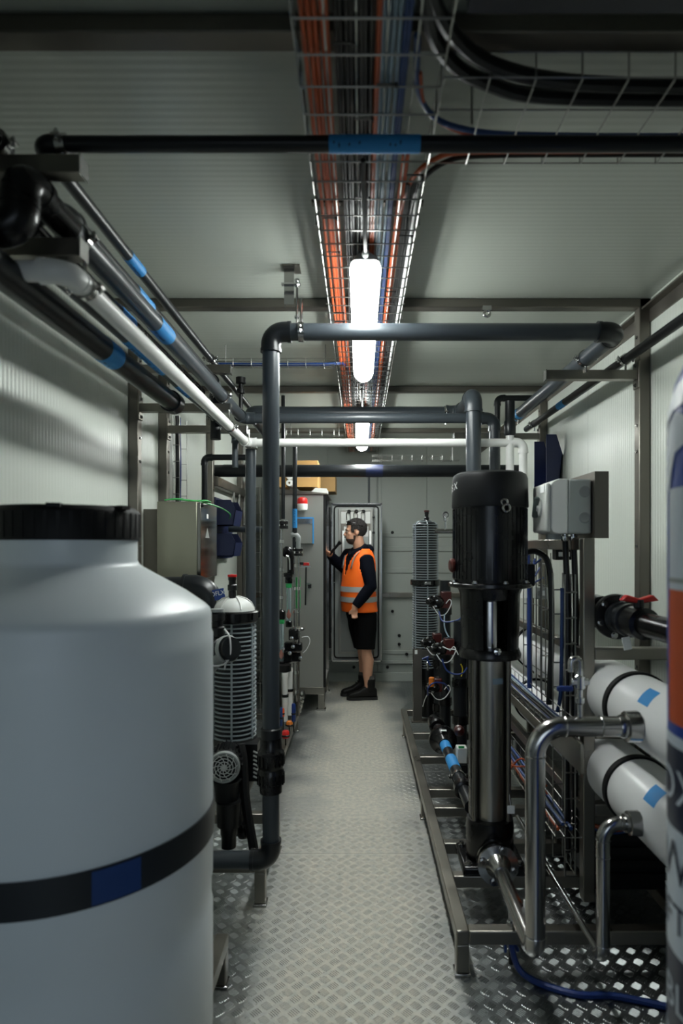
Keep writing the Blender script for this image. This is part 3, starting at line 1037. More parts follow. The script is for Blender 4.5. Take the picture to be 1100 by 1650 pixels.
# ------------------------------------------------------------------ white tank
TC = V((-.766, 1.63, 0))
t = thing('storage_tank', 'big white polyethylene tank with black lid and dark strap', 'tank', (TC.x, TC.y, .161))
Rr = .37
MB().lathe([(0, .161), (.33, .161), (Rr - .01, .18), (Rr, .21), (Rr, .52), (Rr - .004, .535), (Rr - .004, .60), (Rr, .615), (Rr, 1.235), (Rr, 1.262), (Rr - .004, 1.272), (Rr - .004, 1.315), (Rr - .008, 1.33), (Rr - .02, 1.342), (.30, 1.378), (.21, 1.43), (.185, 1.445), (.176, 1.452), (.172, 1.462), (.172, 1.53), (0, 1.53)],
           (TC.x, TC.y, 0), (0, 0, 1), 96).build('shell', tank_m, t, angle=60)
MB().lathe([(Rr + .0005, .735), (Rr + .005, .735), (Rr + .005, .815), (Rr + .0005, .815)], (TC.x, TC.y, 0), (0, 0, 1), 96, caps=False).build('strap', band_m, t)
MB().lathe([(Rr + .005, .739), (Rr + .0065, .739), (Rr + .0065, .811), (Rr + .005, .811)], (TC.x, TC.y, 0), (0, 0, 1), 96, caps=False, a0=R(-58), a1=R(-42)).build('strap_tape', blu_c, t, label='dark blue tape on the strap')
lid = MB().lathe([(.173, 1.515), (.177, 1.515), (.178, 1.522), (.178, 1.588), (.175, 1.592), (.165, 1.60), (.16, 1.595), (0, 1.597)], (TC.x, TC.y, 0), (0, 0, 1), 64, caps=False).build('lid', rubber, t)
g = MB()
for k in range(40):
    a = k * 2 * math.pi / 40
    g.cbox((TC.x + math.cos(a) * .1775, TC.y + math.sin(a) * .1775, 1.553), .004, .009, .062, Matrix.Rotation(a, 3, 'Z'))
for a in (-20, -75, 130):
    g.cbox((TC.x + math.cos(R(a)) * .165, TC.y + math.sin(R(a)) * .165, 1.597), .045, .03, .01, Matrix.Rotation(R(a), 3, 'Z'))
g.build('lid_grips', rubber, lid)

# ------------------------------------------------------------------ ribbed disc filters
def ribbed_filter(label, x, y, z0, sections, r, top_valve):
    t = thing('ribbed_filter', label, 'filter', (x, y, z0))
    for i, (a, b, dome) in enumerate(sections):
        core = [(r * .9, a), (r * .9, b - (r * .5 if dome else 0))]
        if dome:
            for k in range(1, 7):
                q = k / 6 * math.pi / 2
                core.append((r * .9 * math.cos(q), b - r * .5 + r * .5 * math.sin(q)))
        core.append((0, core[-1][1]))
        MB().lathe(core, (x, y, 0), (0, 0, 1), 40).build('housing', pvc_d if i % 2 == 0 else pvc_d, t)
        ribs = MB()
        zz = a + .006
        pitch = .0195
        while zz < b - .004:
            rr = r
            if dome and zz > b - r * .5:
                q = min(1, (zz - (b - r * .5)) / (r * .5))
                rr = r * math.sqrt(max(.02, 1 - q * q)) + .002
            ribs.lathe([(rr * .88, zz - .003), (rr, zz - .0026), (rr, zz + .0026), (rr * .88, zz + .003)], (x, y, 0), (0, 0, 1), 40, caps=False)
            zz += pitch
        for k in range(6):
            an = k * math.pi / 3 - .45
            d = V((math.cos(an), math.sin(an), 0))
            M = Matrix.Rotation(an, 3, 'Z')
            top = b - (r * .5 if dome else 0)
            ribs.cbox(V((x, y, (a + top) / 2)) + d * r * .985, .007, .008, top - a, M)
            if dome:
                ribs.tube([V((x, y, b - r * .5 + r * .5 * math.sin(q))) + d * r * .985 * math.cos(q) for q in (0, .3, .6, .9, 1.2, 1.5)], .004, 6)
        ribs.build('rib_cage', gry_rib, t)
    return t
FX, FY = -.567, 2.80
f1 = ribbed_filter('grey ribbed filter with domed cap and red-tipped valve behind the tank', FX, FY, .192, [(.645, 1.165, False)], .098, True)
MB().lathe([(.1, 1.158), (.107, 1.165), (.108, 1.19), (.108, 1.205), (.1, 1.21), (.09, 1.212)], (FX, FY, 0), (0, 0, 1), 40, caps=False).build('clamp_band', blk_g, f1)
cp = MB()
for k in range(8):
    a = k * math.pi / 4 + .3
    cp.cbox((FX + math.cos(a) * .108, FY + math.sin(a) * .108, 1.19), .012, .022, .03, Matrix.Rotation(a, 3, 'Z'))
cp.build('band_lugs', blk_g, f1)
dome = MB().lathe([(.092, 1.21), (.088, 1.225), (.075, 1.245), (.052, 1.262), (.02, 1.272), (0, 1.273)], (FX, FY, 0), (0, 0, 1), 40).build('dome_cap', gry_l, f1)
dr = MB()
for k in range(6):
    a = k * math.pi / 3
    dr.tube([V((FX + math.cos(a) * rr, FY + math.sin(a) * rr, z)) for rr, z in ((.09, 1.22), (.076, 1.247), (.053, 1.264), (.02, 1.274))], .0035, 6)
dr.build('dome_ribs', gry_l, dome)
MB().lathe([(.1, .58), (.104, .60), (.104, .64), (.098, .648)], (FX, FY, 0), (0, 0, 1), 32, caps=True).build('base_ring', blk, f1)
MB().lathe([(.05, .19), (.05, .35), (.075, .40), (.09, .45), (.095, .58)], (FX, FY + .05, 0), (0, 0, 1), 28).build('bottom_housing', blk, f1)
MB().cbox((FX - .02, FY - .099, .60), .10, .012, .06).build('base_label', gry_p, f1, bevel=.012)
va = MB().lathe([(.013, 1.26), (.017, 1.265), (.017, 1.30), (.021, 1.303), (.021, 1.325), (.016, 1.33), (.016, 1.345), (.0185, 1.35), (.0185, 1.362)], (FX - .005, FY - .02, 0), (0, 0, 1), 18).build('air_valve', blk, f1)
MB().lathe([(.0195, 1.362), (.021, 1.366), (.021, 1.372), (0, 1.374)], (FX - .005, FY - .02, 0), (0, 0, 1), 18).build('valve_tip', red_p, va, label='red valve tip')
FX2, FY2 = .515, 4.9
f2 = ribbed_filter('tall two-piece grey ribbed filter column at the far end of skid', FX2, FY2, .162, [(.55, 1.195, False), (1.235, 1.705, True)], .103, True)
MB().lathe([(.10, 1.19), (.118, 1.195), (.118, 1.235), (.10, 1.24)], (FX2, FY2, 0), (0, 0, 1), 40, caps=False).build('clamp_band', blk_g, f2)
MB().cbox((FX2 + .005, FY2 - .122, 1.215), .05, .02, .022).build('band_latch', chrome, f2, bevel=.004)
va = MB().lathe([(.012, 1.70), (.02, 1.705), (.02, 1.725), (.015, 1.73), (.015, 1.75), (.018, 1.755), (.018, 1.77)], (FX2 + .01, FY2, 0), (0, 0, 1), 16).build('air_valve', blk, f2)
MB().lathe([(.021, 1.77), (.021, 1.782), (0, 1.785)], (FX2 + .01, FY2, 0), (0, 0, 1), 16).build('valve_tip', dred, va)
MB().lathe([(.06, .162), (.06, .36), (.085, .40), (.088, .45), (.1, .46), (.1, .55)], (FX2 + .02, FY2, 0), (0, 0, 1), 28).build('bottom_housing', blk, f2)
st = thing('filter_stand', 'stainless angle post with a sensor tag holding the far ribbed filter', 'stand', (.43, 4.72, .162))
MB().prism([(.405, 4.72, 0), (.47, 4.72, 0), (.47, 4.726, 0), (.411, 4.726, 0), (.411, 4.78, 0), (.405, 4.78, 0)], (0, 0, .162), (0, 0, .72)).build('angle_post', steel_d, st)
MB().box(.405, .63, 4.78, 4.80, .64, .70).build('cross_strap', steel_d, st)
MB().cbox((.425, 4.715, .695), .02, .004, .03).build('sensor_tag', paper, st)
MB().box(.39, .60, 4.70, 4.80, .161, .17).build('base_plate', steel, st)

# valve head on the near filter, hidden half behind the tank
vh = thing('filter_valve', 'black valve head with grey cables between tank and ribbed filter', 'valve', (-.60, 2.62, 1.0))
MB().lathe([(.03, -.05), (.046, -.05), (.05, -.02), (.042, -.015), (.042, .015), (.05, .02), (.046, .05), (.03, .05)], (-.556, 2.55, 1.075), (.7, -.65, .2), 28).build('valve_body', pvc_d, vh)
MB().lathe([(.052, -.012), (.056, -.008), (.056, .008), (.052, .012)], (-.54, 2.533, 1.08), (.7, -.65, .2), 28, caps=False).build('clamp_ring', gry_p, vh)
MB().cyl((-.66, 2.54, .96), (-.575, 2.56, 1.055), .032, seg=24).build('inlet_pipe', gry_p, vh)
MB().lathe([(.022, 0), (.022, .06), (.034, .065), (.034, .10), (.026, .105), (.026, .125), (.034, .13), (.034, .16), (0, .165)], (-.60, 2.60, 1.06), (0, 0, 1), 20).build('valve_bonnet', blk, vh)
MB().lathe([(.03, 0), (.03, .012), (.012, .014)], (-.60, 2.60, 1.225), (0, 0, 1), 20).build('indicator_ring', gry_p, vh)
MB().tube(spline([(-.555, 2.54, 1.16), (-.53, 2.52, 1.13), (-.525, 2.51, 1.07), (-.54, 2.50, 1.03), (-.585, 2.49, 1.02), (-.62, 2.50, 1.04)]), .004, 8).build('grey_cable', wht_c, vh)
MB().tube(spline([(-.56, 2.53, 1.12), (-.545, 2.51, 1.10), (-.54, 2.505, 1.05), (-.55, 2.52, 1.0)]), .0035, 8).build('grey_cable', wht_c, vh)
# big grey bend behind the tank shoulder
pvc('grey_pipe', 'large dark grey pipe bend rising behind the tank shoulder', [(XL + .01, 2.95, 1.30), (-.715, 2.95, 1.30), (-.715, 2.95, .9)], .055, pvc_d, ek=1.5)
# blue maker's sign behind the filter
sg = thing('maker_sign', 'small blue sign with white letters behind the tank', 'sign', (-.66, 2.9, 1.25))
Ms = Matrix.Rotation(R(-14), 3, 'Z')
MB().cbox((-.672, 2.9, 1.272), .085, .004, .05, Ms @ Matrix.Rotation(R(-12), 3, 'Y')).build('sign_plate', mat('sign_blue', '#123a86', .4), sg)
uu = Ms @ Matrix.Rotation(R(-12), 3, 'Y') @ V((1, 0, 0))
ww = Ms @ Matrix.Rotation(R(-12), 3, 'Y') @ V((0, 0, 1))
text_flat('ROFLX', .03, V((-.672, 2.9, 1.277)) - (Ms @ V((0, 1, 0))) * .004, uu, ww, paper, sg)
MB().cyl((-.67, 2.905, 1.19), (-.67, 2.905, 1.25), .004, seg=6).build('sign_post', steel, sg)

# ------------------------------------------------------------------ dosing / transfer pump below the near filter
pm = thing('transfer_pump', 'dark transfer pump with round grey fan grille beside the tank', 'pump', (-.56, 2.55, .16))
gc = V((-.548, 2.50, .608))
ax = V((.12, -1, .04)).normalized()
MB().lathe([(.02, -.02), (.062, -.02), (.064, -.035), (.06, -.16), (.05, -.2), (0, -.2)], gc, ax, 32).build('motor_body', blk, pm)
fn = MB()
for k in range(22):
    a = 2 * math.pi * k / 22
    u = ax.orthogonal().normalized()
    w = ax.cross(u)
    d = u * math.cos(a) + w * math.sin(a)
    fn.cbox(gc - ax * .1 + d * .064, .012, .12, .003, Matrix((d, ax, d.cross(ax))).transposed())
fn.build('cooling_fins', blk_m, pm)
gr = MB()
for q in (.012, .024, .036, .048):
    gr.ring(gc + ax * (.006 - q * .02), q, .0018, ax, 28, 6)
u = V((1, 0, 0)) - ax * ax.x
u.normalize()
w = ax.cross(u)
for k in range(10):
    a = 2 * math.pi * k / 10
    p = []
    for j in range(6):
        q = .008 + .047 * j / 5
        aa = a + j * .16
        p.append(gc + (u * math.cos(aa) + w * math.sin(aa)) * q + ax * (.006 - q * .02))
    gr.tube(p, .0017, 6)
gr.build('fan_grille', gry_l, pm)
MB().lathe([(.052, -.02), (.062, -.02), (.064, .0), (.06, .006), (.052, .004)], gc, ax, 32, caps=False).build('cowl_ring', gry_p, pm)
MB().cyl(gc + ax * .004, gc + ax * .010, .009, seg=16).build('grille_boss', gry_l, pm)
MB().lathe([(.052, .46), (.054, .52), (.062, .54)], (-.55, 2.56, 0), (0, 0, 1), 24).build('adapter', blk_m, pm)
MB().lathe([(.02, .27), (.03, .275), (.03, .32), (.034, .33), (.034, .36), (.048, .365), (.05, .46), (0, .46)], (-.535, 2.53, 0), (0, 0, 1), 24).build('pump_head', blk, pm)
MB().lathe([(.02, 0), (.03, .02), (.03, .05), (.02, .06)], (-.49, 2.60, .28), (0, 0, 1), 16).build('drain_cup', blk_g, pm)
cable('drain_hose', 'black hose slanting down past the fan grille to pipe elbow', [(-.505, 2.62, .66), (-.49, 2.60, .60), (-.475, 2.57, .45), (-.445, 2.55, .30), (-.43, 2.55, .22)], .02, rubber, 'hose')
b = MB()
b.cbox((-.49, 2.74, .56), .09, .1, .16)
b.build('filter_bracket_foot', blk)
tag(bpy.data.objects['filter_bracket_foot'], 'black moulded filter foot behind the slanting hose', 'bracket')
gl = MB()
for k in range(7):
    gl.cbox((-.452, 2.685, .50 + .018 * k), .022, .004, .006, Matrix.Rotation(R(25), 3, 'Y'))
o = gl.build('vent_fins', gry_l, bpy.data.objects['filter_bracket_foot'])

# ------------------------------------------------------------------ black vertical pump
PX, PY = .547, 2.62
pu = thing('vertical_pump', 'tall black-topped multistage pump with stainless column', 'pump', (PX, PY, .161))
MB().lathe([(.157, 1.66), (.159, 1.665), (.156, 1.78), (.150, 1.797), (.135, 1.806), (0, 1.808)], (PX, PY, 0), (0, 0, 1), 56).build('fan_cowl', blk_m, pu)
MB().lathe([(.152, 1.345), (.153, 1.35), (.153, 1.664), (0, 1.664)], (PX, PY, 0), (0, 0, 1), 56).build('motor_housing', blk_g, pu)
fi = MB()
for k in range(44):
    a = 2 * math.pi * k / 44
    fi.cbox((PX + math.cos(a) * .1495, PY + math.sin(a) * .1495, 1.51), .012, .003, .29, Matrix.Rotation(a, 3, 'Z'))
fi.build('motor_fins', blk_g, pu)
MB().lathe([(.12, 1.325), (.168, 1.328), (.172, 1.332), (.172, 1.345), (.165, 1.35), (.14, 1.352)], (PX, PY, 0), (0, 0, 1), 56).build('motor_flange', blk_g, pu)
bb = MB()
for k in range(8):
    a = k * math.pi / 4 + .2
    bolt(bb, (PX + math.cos(a) * .158, PY + math.sin(a) * .158, 1.35), (0, 0, 1), .009, .01)
bb.build('flange_bolts', steel_b, pu)
ey = MB().ring((PX + .025, PY - .158, 1.675), .012, .005, (.3, 1, .2), 18, 8)
ey.ring((PX + .032, PY - .16, 1.652), .014, .006, (0, 1, 0), 18, 8)
ey.build('lifting_eye', steel_b, pu)
# lantern with coupling window
ln = MB()
for a0, a1 in ((R(-66), R(66)), (R(114), R(246))):
    ln.lathe([(.112, 1.06), (.118, 1.06), (.125, 1.30), (.135, 1.325), (.112, 1.325), (.106, 1.06)], (PX, PY, 0), (0, 0, 1), 20, caps=False, a0=a0 + 0, a1=a1 + 0)
ln.lathe([(.075, 1.27), (.122, 1.28), (.128, 1.325), (.08, 1.325)], (PX, PY, 0), (0, 0, 1), 40, caps=False)
ln.build('lantern', blk_g, pu)
MB().lathe([(.062, 1.06), (.066, 1.065), (.066, 1.27), (.062, 1.275)], (PX, PY, 0), (0, 0, 1), 32).build('coupling_guard', steel_b, pu)
MB().lathe([(.105, 1.03), (.128, 1.035), (.13, 1.05), (.12, 1.075), (.06, 1.08)], (PX, PY, 0), (0, 0, 1), 40).build('pump_top', blk_g, pu)
MB().lathe([(.012, 0), (.016, .004), (.014, .014), (0, .018)], (PX + .005, PY - .118, 1.075), (0, -1, .1), 16, caps=False).build('vent_plug', chrome, pu)
MB().lathe([(.066, .36), (.066, 1.03)], (PX, PY, 0), (0, 0, 1), 40).build('column_sleeve', brushed, pu)
for k, a in enumerate((R(-150), R(-35), R(30), R(150))):
    c = V((PX + math.cos(a) * .082, PY + math.sin(a) * .082, 0))
    MB().cyl(c + V((0, 0, .34)), c + V((0, 0, 1.04)), .011, seg=14).build('stay_bolt', steel_d, pu)
for a0 in (R(-205), R(-28)):
    MB().lathe([(.083, .35), (.086, .35), (.086, 1.03), (.083, 1.03)], (PX, PY, 0), (0, 0, 1), 10, caps=False, a0=a0, a1=a0 + R(52)).build('side_shield', blk_g, pu)
MB().lathe([(.085, .2), (.10, .21), (.10, .33), (.095, .36), (.06, .365)], (PX, PY, 0), (0, 0, 1), 40).build('pump_foot_chamber', blk_g, pu)
bs = MB()
bs.box(PX - .13, PX + .13, PY - .11, PY + .11, .161, .20)
bs.build('base_plate', blk_g, pu, bevel=.01)
bb = MB()
for sx in (-1, 1):
    for sy in (-1, 1):
        bolt(bb, (PX + sx * .105, PY + sy * .085, .20), (0, 0, 1), .011, .014)
bb.build('base_bolts', steel_b, pu)
MB().lathe([(.0675, .93), (.0675, .955)], (PX, PY, 0), (0, 0, 1), 10, caps=False, a0=R(-92), a1=R(-50)).build('type_plate', gry_c, pu)
# letters wrapped round the cowl: only the last ones face the aisle
vs_, fs_ = text_verts('GRUNDFOS X', .042)
b = MB()
for p in vs_:
    a = R(-157) + (p.x - max(q.x for q in vs_)) / .158
    b.v.append(V((PX + math.cos(a) * .1592, PY + math.sin(a) * .1592, 1.742 + p.y + .15 * (p.x - .085))))
b.f += fs_
b.build('lettering', paper, pu, flat=True)
vs_, fs_ = text_verts('DPV', .02)
b = MB()
for p in vs_:
    a = R(-71) + p.x / .0676
    b.v.append(V((PX + math.cos(a) * .0679, PY + math.sin(a) * .0679, .942 + p.y)))
b.f += fs_
b.build('plate_lettering', paper, pu, flat=True) if False else None
MB().cbox((PX + .065, PY - .10, .43), .03, .002, .032).build('paper_tag', paper, pu)
MB().tube([(PX + .06, PY - .095, .49), (PX + .063, PY - .1, .445)], .001, 5).build('tag_string', paper, pu)
# terminal box and dark red knob on aisle side
MB().lathe([(.006, 0), (.028, .002), (.03, .012), (.022, .02), (0, .021)], (PX - .153, PY - .02, 1.42), (-1, -.1, 0), 20, caps=False).build('red_knob', dred, pu)
MB().cbox((PX + .165, PY - .02, 1.38), .03, .05, .09).build('terminal_box', blk_m, pu, bevel=.005)

# discharge: flanges and polished elbow pipe to the upper membrane
fl_ = thing('pump_flanges', 'pair of stainless flanges with bolts in front of the pump foot', 'flange', (.555, 2.4, .161))
d0 = V((-.015, -1, .02)).normalized()
c0 = V((.545, 2.50, .238))
MB().lathe([(.04, -.06), (.045, -.015), (.074, -.014), (.076, -.01), (.076, .008), (.04, .01)], c0, d0, 36).build('flange_plate', steel_b, fl_)
MB().lathe([(.055, .01), (.06, .012), (.06, .028), (.055, .03)], c0, d0, 36).build('gasket', blk, fl_)
MB().lathe([(.04, .032), (.078, .032), (.08, .036), (.08, .054), (.05, .058), (.034, .09), (.03, .12)], c0, d0, 36).build('flange_plate', steel_b, fl_)
bb = MB()
for k in range(4):
    a = k * math.pi / 2 + .5
    u = d0.orthogonal().normalized()
    w = d0.cross(u)
    q = c0 + (u * math.cos(a) + w * math.sin(a)) * .064
    bb.cyl(q - d0 * .02, q + d0 * .068, .007, seg=8)
    bolt(bb, q + d0 * .055, d0, .011, .013)
bb.build('flange_bolts', steel_b, fl_)
q = c0 + d0 * .11
VP = V((.538, 1.915, .255))
steel_pipe('discharge_pipe', 'polished stainless pipe from pump flanges up to the upper membrane', [q, V((.60, 2.22, .255)), V((.536, 1.90, .255)), V((.536, 1.90, .95)), V((.84, 1.90, .95))], .0305, steel_b, .085) if False else None
dp = thing('discharge_pipe', 'thick polished stainless pipe bending up to the upper white membrane', 'pipe', (.536, 1.9, .22))
pts = [q, V((.536, 1.90, .25)), V((.536, 1.90, .948)), V((.842, 1.90, .948))]
path = [pts[0]] + arc_fillet(pts[0], pts[1], pts[2], .055, 10) + arc_fillet(pts[1], pts[2], pts[3], .085, 12) + [pts[3]]
MB().tube([path[0], path[0].lerp(path[1], .5)] + path[1:], [.026, .028] + [.0305] * (len(path) - 1), 28).build('tube', steel_b, dp)
for q2, dd in ((V((.536, 1.9, .31)), (0, 0, 1)), (V((.536, 1.9, .86)), (0, 0, 1)), (V((.625, 1.9, .948)), (1, 0, 0)), (V((.735, 1.9, .948)), (1, 0, 0))):
    MB().ring(q2, .0305, .0026, dd, 28, 6).build('weld_seam', steel_b, dp)
un = MB()
un.lathe([(.032, .79 - .842), (.036, .80 - .842), (.036, .81 - .842), (.046, .812 - .842), (.048, .85 - .842), (.042, .855 - .842), (.036, .856 - .842), (.036, .885 - .842), (.044, .887 - .842)], (.842, 1.9, .948), (1, 0, 0), 12)
un.build('union_nut', steel_b, dp)
MB().cbox((.575, 2.12, .275), .028, .02, .03, Matrix.Rotation(R(20), 3, 'Z')).build('paper_tag', paper, dp)
# small valve standing on the pipe
nv = thing('needle_valve', 'small chrome needle valve standing on the polished pipe', 'valve', (.70, 1.9, .975))
MB().lathe([(.008, 0), (.008, .04), (.014, .045), (.014, .06), (.009, .063), (.009, .085), (.016, .09), (.016, .125), (.010, .13), (.010, .15)], (.672, 1.9, .976), (0, 0, 1), 12).build('valve_stem', chrome, nv)
MB().cbox((.672, 1.9, 1.085), .055, .022, .022).build('valve_body', chrome, nv, bevel=.005)
MB().tube(fillet([(.672, 1.9, 1.12), (.672, 1.9, 1.155), (.645, 1.9, 1.155), (.645, 1.9, 1.115)], .02, 5), .01, 12).build('outlet_bend', steel_b, nv)
MB().cbox((.625, 1.895, 1.065), .05, .012, .016).build('lever', hose_b, nv, bevel=.004)
# lower polished pipe
dp2 = thing('drain_pipe', 'thinner polished stainless pipe bending up to the lower membrane', 'pipe', (.74, 1.9, .24))
pts = [V((.735, 2.9, .235)), V((.743, 1.90, .235)), V((.743, 1.90, .652)), V((.855, 1.90, .652))]
path = [pts[0]] + arc_fillet(pts[0], pts[1], pts[2], .035, 8) + arc_fillet(pts[1], pts[2], pts[3], .052, 10) + [pts[3]]
MB().tube(path, [.009] + [.0205] * (len(path) - 1), 24).build('tube', steel_b, dp2) if False else None
MB().tube(path[1:], .0205, 24).build('tube', steel_b, dp2)
MB().cyl(pts[0], path[1], .010, seg=14).build('thin_tube', steel_b, dp2)
for q2, dd in ((V((.743, 1.9, .28)), (0, 0, 1)), (V((.743, 1.9, .55)), (0, 0, 1)), (V((.743, 1.9, .60)), (0, 0, 1)), (V((.796, 1.9, .652)), (1, 0, 0))):
    MB().ring(q2, .0205, .002, dd, 24, 6).build('weld_seam', steel_b, dp2)
MB().lathe([(.022, -.04), (.028, -.04), (.028, -.03), (.036, -.028), (.038, .005), (.03, .008), (.03, .03)], (.848, 1.9, .652), (1, 0, 0), 12).build('union_nut', steel_b, dp2)

# ------------------------------------------------------------------ membranes and rack
def membrane(label, x, z, y0, y1, r, tape_px):
    t = thing('membrane_housing', label, 'pressure vessel', (x, (y0 + y1) / 2, z - r), 'white membrane pressure vessels')
    MB().lathe([(0, 0), (r * .8, 0), (r, .012), (r, y1 - y0 - .012), (r * .8, y1 - y0), (0, y1 - y0)], (x, y0, z), (0, 1, 0), 48).build('shell', mat('membrane_white', '#dfe0e0', .3, 0, .03, 5, .04, 20), t)
    for y in (2.15, 3.4):
        MB().lathe([(r, -.013), (r + .008, -.013), (r + .008, .013), (r, .013)], (x, y, z), (0, 1, 0), 48, caps=False).build('saddle_strap', rubber, t)
    tp = MB().lathe([(r + .0008, 0), (r + .0008, .05)], (x, 1.93, z), (0, 1, 0), 8, caps=False, a0=R(0), a1=R(25))
    return t
MR = .112
m1 = membrane('upper white membrane vessel with black strap and polished pipe union', .962, .945, 1.05, 4.2, MR, None)
m2 = membrane('lower white membrane vessel with black strap near the floor', .962, .655, 1.05, 4.2, MR, None)
for mm, z, y in ((m1, .945, 1.90), (m2, .655, 1.86)):
    a0 = math.pi / 2
    b = MB()
    n = 6
    # tape patch on the upper aisle side of the shell
    for j in range(2):
        for k in range(n + 1):
            a = R(112) + R(32) * k / n
            b.v.append(V((.962 + math.cos(a) * (MR + .001), y + .07 * j - .018 * (k / n), z + math.sin(a) * (MR + .001))))
    b.f += [(k, k + 1, n + 1 + k + 1, n + 1 + k) for k in range(n)]
    b.build('tape_patch', tape_b, mm)
rk = thing('membrane_rack', 'stainless steel rack frame around the white membranes', 'rack', (.95, 3.2, .161))
def rb_(x0, x1, y0, y1, z0, z1, nm):
    MB().box(x0, x1, y0, y1, z0, z1).build(nm, steel, rk, bevel=.004)
rb_(.838, .882, 2.33, 2.375, .161, 1.53, 'upright')
rb_(1.19, 1.235, 2.33, 2.375, .161, 1.53, 'upright')
rb_(.838, .882, 4.4, 4.445, .161, 1.53, 'upright')
rb_(1.19, 1.235, 4.4, 4.445, .161, 1.53, 'upright')
rb_(.838, .882, 2.375, 4.4, 1.485, 1.53, 'top_rail')
rb_(.882, 1.19, 2.33, 2.375, 1.072, 1.117, 'cross_bar')
rb_(.882, 1.19, 2.33, 2.375, .775, .82, 'cross_bar')
rb_(.882, 1.19, 2.33, 2.375, .485, .53, 'cross_bar')
rb_(.842, .878, 2.375, 4.4, 1.075, 1.11, 'side_rail')
rb_(.78, .795, 2.20, 4.4, .69, .80, 'side_rail')
rb_(.842, .878, 2.375, 4.4, .48, .52, 'side_rail')

# control box on its plate
cb = thing('isolator_box', 'light grey isolator box with rotary switch above the membrane rack', 'switch box', (.8, 2.45, 1.55))
MB().box(.80, .888, 2.385, 2.60, 1.548, 1.758).build('box_back', mat('box_grey', '#a9afac', .5, 0, .05), cb, bevel=.006)
MB().prism([(.80, 2.385, 1.548), (.80, 2.385, 1.76), (.765, 2.385, 1.76), (.745, 2.395, 1.75), (.735, 2.41, 1.735), (.735, 2.41, 1.57), (.745, 2.395, 1.553), (.765, 2.385, 1.548)], (0, 0, 0), (0, .215, 0)).build('box_cover', gry_l, cb, bevel=.005)
MB().box(.718, .738, 2.40, 2.585, 1.555, 1.745).build('front_lid', gry_l, cb, bevel=.008)
sw = MB().lathe([(.035, 0), (.035, .008), (.02, .012), (.018, .018)], (.718, 2.48, 1.655), (-1, 0, 0), 24).build('switch_base', gry_l, cb)
MB().cbox((.70, 2.475, 1.655), .022, .02, .085, Matrix.Rotation(R(22), 3, 'X')).build('switch_handle', mat('handle_green_grey', '#3b4543', .4), sw, bevel=.005)
MB().cbox((.7165, 2.44, 1.725), .003, .05, .03).build('rating_label', paper, cb)
kn = MB()
for z in (1.71, 1.61):
    kn.lathe([(.012, 0), (.022, .0), (.022, .002), (.018, .003), (.016, .0022), (0, .0022)], (.862, 2.3848, z), (0, -1, 0), 20)
kn.build('knockouts', gry_p, cb)
MB().lathe([(.03, 0), (.03, .022)], (.775, 2.49, 1.526), (0, 0, 1), 20).build('bottom_plug', gry_p, cb)
gd = MB()
for x in (.815, .848):
    gd.lathe([(.013, 0), (.016, .004), (.016, .018), (.011, .022), (.011, .03)], (x, 2.47, 1.52), (0, 0, 1), 12)
gd.build('cable_glands', chrome, cb)
for x in (.815, .848):
    MB().tube(spline([(x, 2.47, 1.525), (x + .002, 2.46, 1.42), (x + .004, 2.45, 1.2), (x - .005, 2.44, .8), (x, 2.44, .3)]), .012, 10).build('supply_cable', blk, cb)
MB().prism([(.892, 2.36, 0), (.945, 2.36, 0), (.945, 2.365, 0), (.897, 2.365, 0), (.897, 2.63, 0), (.892, 2.63, 0)], (0, 0, 1.53), (0, 0, 1.785)).build('mounting_plate', steel_d, cb)

# vertical mesh trays on the rack side
mesh_tray('cable_tray', 'upright mesh tray with black cable on the rack side near the post', (.835, 2.41, .22), (.835, 2.41, 1.39), (0, 1, 0), (-1, 0, 0), .15, .04, .1, 4, .003)
mesh_tray('cable_tray', 'upright mesh tray with blue cable behind the pump motor', (.835, 2.72, .82), (.835, 2.72, 1.47), (0, 1, 0), (-1, 0, 0), .30, .04, .1, 5, .003)
mesh_tray('cable_tray', 'flat mesh tray full of cable bundles along the rack rail', (.70, 2.25, .815), (.70, 4.4, .815), (1, 0, 0), (0, 0, 1), .10, .04, .08, 5, .002)
mesh_tray('cable_tray', 'low mesh tray with orange and blue cables beneath the rack rail', (.74, 2.35, .40), (.74, 4.2, .40), (1, 0, 0), (0, 0, 1), .10, .05, .09, 4, .002)
for k in range(7):
    m_ = (blk, blk, hose_b, blk, blk, gry_c, blu_c)[k]
    nm_ = ('first black cable', 'second black cable', 'blue cable', 'fourth black cable', 'third black cable', 'grey cable', 'dark blue cable')[k]
    cable('rack_cable', nm_ + ' in the flat tray along the rack rail', [(.712 + .0125 * k + rough_wave(k, j) * .008, 2.25 + .31 * j, .824 + abs(rough_wave(j, k)) * .02) for j in range(8)], .0045, m_)
for k in range(4):
    m_ = (org_c, blu_c, blk, blu_c)[k]
    nm_ = ('orange cable', 'light blue cable', 'black cable', 'dark blue cable')[k]
    cable('rack_cable', nm_ + ' sagging through the low tray under the rack', [(.755 + .018 * k + rough_wave(k + 9, j) * .01, 2.38 + .3 * j, .415 + abs(rough_wave(j, k)) * .03) for j in range(7)], .007, m_)
cable('rack_cable', 'orange cable arching out beside the polished pipe near the floor', [(.72, 2.55, .30), (.70, 2.42, .25), (.655, 2.33, .22), (.64, 2.30, .24), (.66, 2.38, .33), (.68, 2.5, .38)], .0055, org_c)
cable('rack_cable', 'upper thin orange wire crossing behind the pump column', [(.62, 2.75, .54), (.68, 2.72, .535), (.74, 2.70, .53), (.80, 2.65, .44)], .004, org_c)
cable('rack_cable', 'lower thin orange wire crossing behind the pump column', [(.62, 2.78, .47), (.67, 2.78, .50), (.72, 2.74, .56), (.80, 2.66, .47)], .004, org_c)
